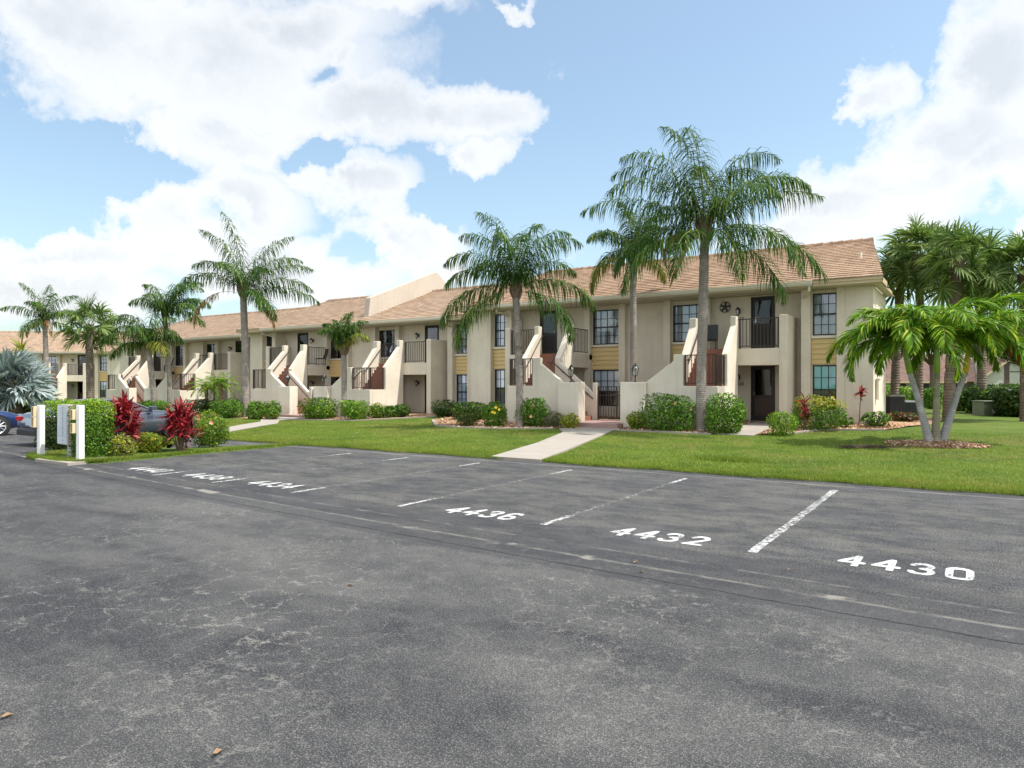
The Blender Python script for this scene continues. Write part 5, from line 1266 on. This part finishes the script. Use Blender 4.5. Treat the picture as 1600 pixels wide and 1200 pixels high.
# ------------------------------------------------------------------ cars
def car(label, mat, loc, rotz, L=4.6, W=1.84, Hh=1.27, suv=False):
    r = thing('parked_car', label, 'car', loc, rotz, 'parked cars in the left lot')
    xs = [-.5, -.49, -.46, -.40, -.30, -.20, -.05, .10, .22, .32, .40, .46, .49, .5]
    deck = [.62, .86, .92, .94, .96, .95, .94, .93, .92, .86, .80, .72, .64, .52] if not suv else [.70, .98, 1.02, 1.04, 1.04, 1.03, 1.02, 1.02, 1.02, .98, .92, .84, .74, .60]
    wd = [.80, .88, .93, .97, 1, 1, 1, 1, .99, .98, .96, .90, .82, .70]
    bot = [.42, .34, .28, .24] + [.20] * 6 + [.22, .26, .32, .38]
    vs = []; n = 9
    for x, dk, w, b in zip(xs, deck, wd, bot):
        hw = W / 2 * w; pr_ = [(0, b), (hw * .9, b), (hw * .985, b + .12), (hw, (b + dk) / 2), (hw * .985, dk - .10), (hw * .90, dk - .02), (hw * .6, dk + .015), (hw * .3, dk + .025), (0, dk + .03)]
        ring = pr_ + [(-y, z) for y, z in pr_[-2:0:-1]]
        vs += [(x * L, y, z) for y, z in ring]
    m_ = len(vs) // len(xs); fs = []
    for i in range(len(xs) - 1):
        for k in range(m_): fs.append((i * m_ + k, (i + 1) * m_ + k, (i + 1) * m_ + (k + 1) % m_, i * m_ + (k + 1) % m_))
    fs += [tuple(range(m_)), tuple((len(xs) - 1) * m_ + k for k in range(m_ - 1, -1, -1))]
    body = MB().add(vs, fs).build('body', mat, r, smooth=True, bevel=0)
    # greenhouse
    gx = ([-.40, -.27, -.12, .02, .16] if not suv else [-.485, -.42, -.20, .06, .25]); gh = [.0, Hh - .06, Hh, Hh - .02, .0]
    db = .93 if not suv else 1.01; gv = []
    for i, (x, z) in enumerate(zip(gx, gh)):
        zz_ = max(z, db); ww = W / 2 * (.88 if z < db else .68)
        gv += [(x * L, -W / 2 * .90, db - .01), (x * L, -ww, zz_), (x * L, ww, zz_), (x * L, W / 2 * .90, db - .01)]
    gf = []
    for i in range(4):
        k = i * 4; gf += [(k, k + 4, k + 5, k + 1), (k + 1, k + 5, k + 6, k + 2), (k + 2, k + 6, k + 7, k + 3)]
    MB().add(gv, gf).build('windows', M['carglass'], r)
    rv = []
    for x, z in list(zip(gx, gh))[1:4]: rv += [(x * L, -W / 2 * .685, z + .002), (x * L, -W / 2 * .3, z + .03), (x * L, W / 2 * .3, z + .03), (x * L, W / 2 * .685, z + .002)]
    rf_ = []
    for i in range(2):
        for k in range(3): rf_.append((i * 4 + k, i * 4 + 4 + k, i * 4 + 5 + k, i * 4 + 1 + k))
    MB().add(rv, rf_).build('roof', mat, r, smooth=True)
    p = MB()
    for s_ in (-1, 1):
        for a_, b_ in ((0, 1), (3, 4)):
            p.tube([(gx[a_] * L, s_ * W / 2 * (.90 if a_ == 0 else .68), max(gh[a_], db)), (gx[b_] * L, s_ * W / 2 * (.68 if b_ == 1 else .88), max(gh[b_], db))], .035, 6)
        p.tube([(gx[2] * L, s_ * W / 2 * .90, db), (gx[2] * L, s_ * W / 2 * .69, gh[2] - .01)], .03, 6)
        p.tube([(gx[1] * L, s_ * W / 2 * .69, gh[1]), (gx[2] * L, s_ * W / 2 * .69, gh[2]), (gx[3] * L, s_ * W / 2 * .69, gh[3])], .03, 6)
    p.build('pillar', mat, r)
    wr = .33 if not suv else .36
    for x in (-.30, .31):
        for s_ in (-1, 1):
            ar = MB(); ar.tube([(x * L, s_ * (W / 2 - .20), wr), (x * L, s_ * (W / 2 + .004), wr)], wr + .06, 24); ar.build('wheel_arch', M['black'], r)
            w_ = MB().tube([(x * L, s_ * (W / 2 - .18), wr), (x * L, s_ * (W / 2 - .16), wr), (x * L, s_ * (W / 2), wr), (x * L, s_ * (W / 2 + .02), wr)], [wr * .92, wr, wr, wr * .93], 28).build('wheel', M['tyre'], r)
            rm = MB(); y_ = s_ * (W / 2 + .022)
            for k in range(24):
                a_ = k / 24 * 2 * math.pi; b_ = (k + 1) / 24 * 2 * math.pi
                rm.tube([(x * L + wr * .70 * math.cos(a_), y_, wr + wr * .70 * math.sin(a_)), (x * L + wr * .70 * math.cos(b_), y_, wr + wr * .70 * math.sin(b_))], .016, 5)
            for k in range(10):
                a_ = k / 10 * 2 * math.pi; rm.tube([(x * L, y_, wr), (x * L + wr * .7 * math.cos(a_), y_, wr + wr * .7 * math.sin(a_))], [.03, .016], 5)
            rm.tube([(x * L, y_ - .02 * s_, wr), (x * L, y_ + .01 * s_, wr)], .045, 10); rm.build('rim', M['rim'], w_)
    zt = .76 if not suv else .84
    for s_ in (-1, 1):
        MB().prism([(s_ * W * .29, zt - .06), (s_ * W * .425, zt - .06), (s_ * W * .44, zt + .06), (s_ * W * .27, zt + .07)], 'x', -.5 * L - .012, -.5 * L + .12).box(-.49 * L, -.455 * L, s_ * W * .43, s_ * W * .468, zt - .05, zt + .06).build('tail_light', M['red'], r, bevel=.01)
        MB().prism([(s_ * W * .24, zt - .16), (s_ * W * .38, zt - .14), (s_ * W * .40, zt - .04), (s_ * W * .24, zt - .08)], 'x', .468 * L, .497 * L).build('headlight', M['headlight'], r, bevel=.01)
        MB().box(.12 * L, .16 * L, s_ * W * .50, s_ * W * .60, db + .02, db + .14).build('mirror', mat, r, bevel=.02)
    MB().box(-.5 * L - .016, -.5 * L - .002, -.16, .16, zt - .17, zt - .01).build('number_plate', M['plate'], r)
    MB().box(-.5 * L - .02, -.48 * L, -W * .40, W * .40, .30, .46).build('bumper', M['black'], r, bevel=.02)
    MB().box(.485 * L, .502 * L, -W * .22, W * .22, .40, .58).build('grille', M['black'], r, bevel=.01)
    return r
car('steel blue saloon car parked behind the mailboxes and red cordylines', M['car_steel'], (-22.25, 11.5, 0), R(90), L=4.7)
car('dark navy car cut by the left edge of the view', M['car_navy'], (-28.3, 9.0, 0), R(90), L=4.3, suv=False)
# fallen leaves on the asphalt
lm = plain('dry_leaf', (.24, .15, .08), .8, var=.3, scale=20)
for i, (px, py, s_, lab) in enumerate(((340, 1179, .036, 'curled tan leaf on the asphalt at the bottom edge'), (548, 916, .035, 'small tan leaf alone on the asphalt drive'), (1003, 895, .03, 'tiny dry leaf near the pale seam in the asphalt'),
        (993, 880, .03, 'tiny dry leaf on the pale seam itself'), (1232, 892, .02, 'tiny leaf right of the broken bay line'), (1400, 823, .025, 'small leaf in the bay above number 4430'), (10, 1122, .036, 'reddish leaf on the asphalt at the left edge'))):
    t_ = H * F / (py - 600); u_, v_ = atd(px, t_); rnd = random.Random(i)
    m = MB(); m.add([(-s_, 0, .003), (-s_ * .3, s_ * .45, .016), (s_ * .5, s_ * .35, .013), (s_ * 1.1, 0, .02), (s_ * .5, -s_ * .32, .012), (-s_ * .3, -s_ * .4, .02), (.1 * s_, 0, .004)], [(0, 6, 1), (1, 6, 2), (2, 6, 3), (3, 6, 4), (4, 6, 5), (5, 6, 0)])
    o = m.build('fallen_leaf', lm, loc=(u_, v_, .004)); o.rotation_euler = (0, 0, rnd.uniform(0, 6)); prop(o, lab, 'leaf', 'dry leaves fallen on the asphalt')

# ------------------------------------------------------------------ camera, sun, sky
cam = bpy.data.cameras.new('camera'); cam.sensor_width = 36; cam.lens = F / 1600 * 36; cam.clip_end = 3000; cam.clip_start = .05
co = bpy.data.objects.new('camera', cam); COL.objects.link(co); co.location = (0, 0, H); co.rotation_euler = (R(90), 0, YAW); scene.camera = co
SUN = Vector((.46, .13, .88)).normalized()
sl = bpy.data.lights.new('sun', 'SUN'); sl.energy = 3.5; sl.angle = R(.6); sl.color = (1, .95, .87)
so = bpy.data.objects.new('sun', sl); COL.objects.link(so); so.location = (30, 10, 60); so.rotation_euler = SUN.to_track_quat('Z', 'Y').to_euler()
w = bpy.data.worlds.new('World'); scene.world = w; w.use_nodes = True; nt = w.node_tree; nt.nodes.clear()
N = nt.nodes.new; Lk = nt.links.new
out = N('ShaderNodeOutputWorld'); sky = N('ShaderNodeTexSky'); sky.sky_type = 'NISHITA'; sky.sun_disc = False
sky.sun_elevation = math.asin(SUN.z); sky.sun_rotation = math.atan2(SUN.x, SUN.y); sky.dust_density = 2.0; sky.air_density = 1.0; sky.ozone_density = 1.5
def Mth(op, a, b=0, clamp=False):
    n = N('ShaderNodeMath'); n.operation = op; n.use_clamp = clamp
    for x, i in ((a, 0), (b, 1)):
        if hasattr(x, 'node'): Lk(x, n.inputs[i])
        else: n.inputs[i].default_value = x
    return n.outputs[0]
def VM(op, a, b):
    n = N('ShaderNodeVectorMath'); n.operation = op
    for x, i in ((a, 0), (b, 1)):
        if hasattr(x, 'node'): Lk(x, n.inputs[i])
        else: n.inputs[i].default_value = x
    return n
def Rmp(x, st):
    n = N('ShaderNodeValToRGB'); e = n.color_ramp.elements
    while len(e) < len(st): e.new(.5)
    for i, (p, c_) in enumerate(st):
        e[i].position = p; e[i].color = (*(c_ if hasattr(c_, '__len__') else (c_,) * 3), 1)
    Lk(x, n.inputs[0]); return n.outputs[0]
tc = N('ShaderNodeTexCoord'); D = tc.outputs['Generated']; sp = N('ShaderNodeSeparateXYZ'); Lk(D, sp.inputs[0])
az = Mth('ARCTAN2', sp.outputs[0], sp.outputs[1]); el = Mth('ARCSINE', sp.outputs[2])
cm = N('ShaderNodeCombineXYZ'); Lk(az, cm.inputs[0]); Lk(el, cm.inputs[1])
def azel(px, py):
    a = (px - 800) / F; x = a * CY - SY; y = a * SY + CY; return math.atan2(x, y), math.atan2((600 - py) / F, math.hypot(x, y))
wn = N('ShaderNodeTexNoise'); wn.inputs['Scale'].default_value = 5.5; wn.inputs['Detail'].default_value = 7; wn.inputs['Roughness'].default_value = .62; Lk(D, wn.inputs['Vector'])
wsub = VM('SUBTRACT', wn.outputs['Color'], (.5, .5, .5)); wsc = VM('MULTIPLY', wsub.outputs[0], (.26, .17, 0)); Pw = VM('ADD', cm.outputs[0], wsc.outputs[0]).outputs[0]
blobs = [(330, 100, 360, 150, 1), (560, 185, 290, 62, 1), (130, 50, 230, 90, 1), (720, 185, 150, 50, 1), (480, 40, 180, 70, 1), (600, 20, 130, 45, .75), (360, 230, 190, 70, 1), (745, 243, 62, 30, .9), (230, 345, 230, 62, 1), (100, 385, 160, 45, 1),
         (380, 330, 120, 70, 1), (570, 300, 105, 60, 1), (640, 380, 125, 50, 1), (420, 420, 260, 60, 1), (60, 440, 200, 50, 1), (690, 410, 80, 40, .9), (780, 12, 45, 14, .8), (560, 100, 60, 30, .8),
         (1560, 110, 120, 150, 1), (1480, 230, 150, 90, 1), (1400, 290, 150, 60, 1), (1300, 330, 105, 70, 1), (1377, 140, 48, 52, .95), (1560, 270, 130, 90, 1), (1250, 375, 120, 60, .8), (1600, 385, 60, 35, .9), (1360, 340, 140, 40, .85),
         (-150, 300, 200, 200, 1), (1800, 200, 180, 200, 1), (-400, 100, 200, 150, 1), (2200, 350, 200, 100, 1)]
field = None
for (bx_, by_, rx_, ry_, s_) in blobs:
    a0, e0 = azel(bx_, by_); a1, _ = azel(bx_ + rx_, by_); a2, _ = azel(bx_ - rx_, by_); _, e1 = azel(bx_, by_ - ry_)
    d = VM('SUBTRACT', Pw, (a0, e0, 0)); d = VM('MULTIPLY', d.outputs[0], (2 / abs(a1 - a2), 1 / abs(e1 - e0), 0)); ln = N('ShaderNodeVectorMath'); ln.operation = 'LENGTH'; Lk(d.outputs[0], ln.inputs[0])
    v_ = Mth('MULTIPLY', Mth('SUBTRACT', 1.25, ln.outputs['Value'], True), s_)
    field = v_ if field is None else Mth('MAXIMUM', field, v_)
for (bx_, by_, rx_, ry_, s_) in [(80, 240, 170, 62, 1.0), (10, 330, 110, 45, .9), (510, 262, 60, 26, .75), (330, 348, 60, 24, .6), (570, 395, 45, 30, .6), (700, 330, 60, 26, .8), (1480, 400, 60, 26, .8), (520, 120, 60, 22, .5), (870, 250, 60, 150, 1.0)]:
    a0, e0 = azel(bx_, by_); a1, _ = azel(bx_ + rx_, by_); a2, _ = azel(bx_ - rx_, by_); _, e1 = azel(bx_, by_ - ry_)
    d = VM('SUBTRACT', Pw, (a0, e0, 0)); d = VM('MULTIPLY', d.outputs[0], (2 / abs(a1 - a2), 1 / abs(e1 - e0), 0)); ln = N('ShaderNodeVectorMath'); ln.operation = 'LENGTH'; Lk(d.outputs[0], ln.inputs[0])
    field = Mth('SUBTRACT', field, Mth('MULTIPLY', Mth('SUBTRACT', 1.3, ln.outputs['Value'], True), s_))
gn = N('ShaderNodeTexNoise'); gn.inputs['Scale'].default_value = 2.2; gn.inputs['Detail'].default_value = 8; gn.inputs['Roughness'].default_value = .6; Lk(D, gn.inputs['Vector'])
rear_fill = Rmp(Mth('ADD', Mth('MULTIPLY', Mth('SUBTRACT', Mth('MULTIPLY', sp.outputs[1], CY), Mth('MULTIPLY', sp.outputs[0], SY)), -1), .45, True), [(0, 0), (.3, 1)])
field = Mth('MAXIMUM', field, Mth('MULTIPLY', Rmp(gn.outputs['Fac'], [(.42, 0), (.55, .8)]), rear_fill))  # unseen clouds added behind the view, thickened to light the facade fronts
fn = N('ShaderNodeTexNoise'); fn.inputs['Scale'].default_value = 11; fn.inputs['Detail'].default_value = 9; fn.inputs['Roughness'].default_value = .66; Lk(D, fn.inputs['Vector'])
dens = Mth('ADD', field, Mth('MULTIPLY', Mth('SUBTRACT', fn.outputs['Fac'], .5), 1.15))
mask = Mth('ADD', Mth('MULTIPLY', Rmp(dens, [(.16, 0), (.34, .62), (.60, 1)]), .74), Mth('ADD', .10, Mth('MULTIPLY', Mth('SUBTRACT', .35, sp.outputs[2], True), .35)), True)
# cloud tone: bright billows, soft grey cores
sn = N('ShaderNodeTexNoise'); sn.inputs['Scale'].default_value = 5; sn.inputs['Detail'].default_value = 6; sn.inputs['Roughness'].default_value = .55
sof = VM('ADD', D, (.05, .02, .06)); Lk(sof.outputs[0], sn.inputs['Vector'])
tone = Rmp(Mth('ADD', Mth('MULTIPLY', dens, .62), Mth('MULTIPLY', Mth('SUBTRACT', sn.outputs['Fac'], .5), 1.1)), [(.30, CL1), (.50, CL2), (.78, CL3)])
cbg = N('ShaderNodeBackground'); Lk(tone, cbg.inputs[0]); Lk(Mth('MULTIPLY', Mth('ADD', 1, Mth('MULTIPLY', rear_fill, .7)), CLS), cbg.inputs[1])  # clouds behind the view brightened as extra fill on the facades
sbg = N('ShaderNodeBackground'); stn = VM('MULTIPLY', sky.outputs[0], (.83, .92, .86)); Lk(stn.outputs[0], sbg.inputs[0]); sbg.inputs[1].default_value = SKYS
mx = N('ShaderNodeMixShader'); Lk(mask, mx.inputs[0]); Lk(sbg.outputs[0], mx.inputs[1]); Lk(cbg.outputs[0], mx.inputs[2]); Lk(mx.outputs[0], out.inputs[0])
vs_ = scene.view_settings; vs_.view_transform = 'Standard'; vs_.look = 'None'; vs_.gamma = 1; vs_.exposure = .82
scene.cycles.max_bounces = 8; scene.cycles.transparent_max_bounces = 16; scene.cycles.use_denoising = True
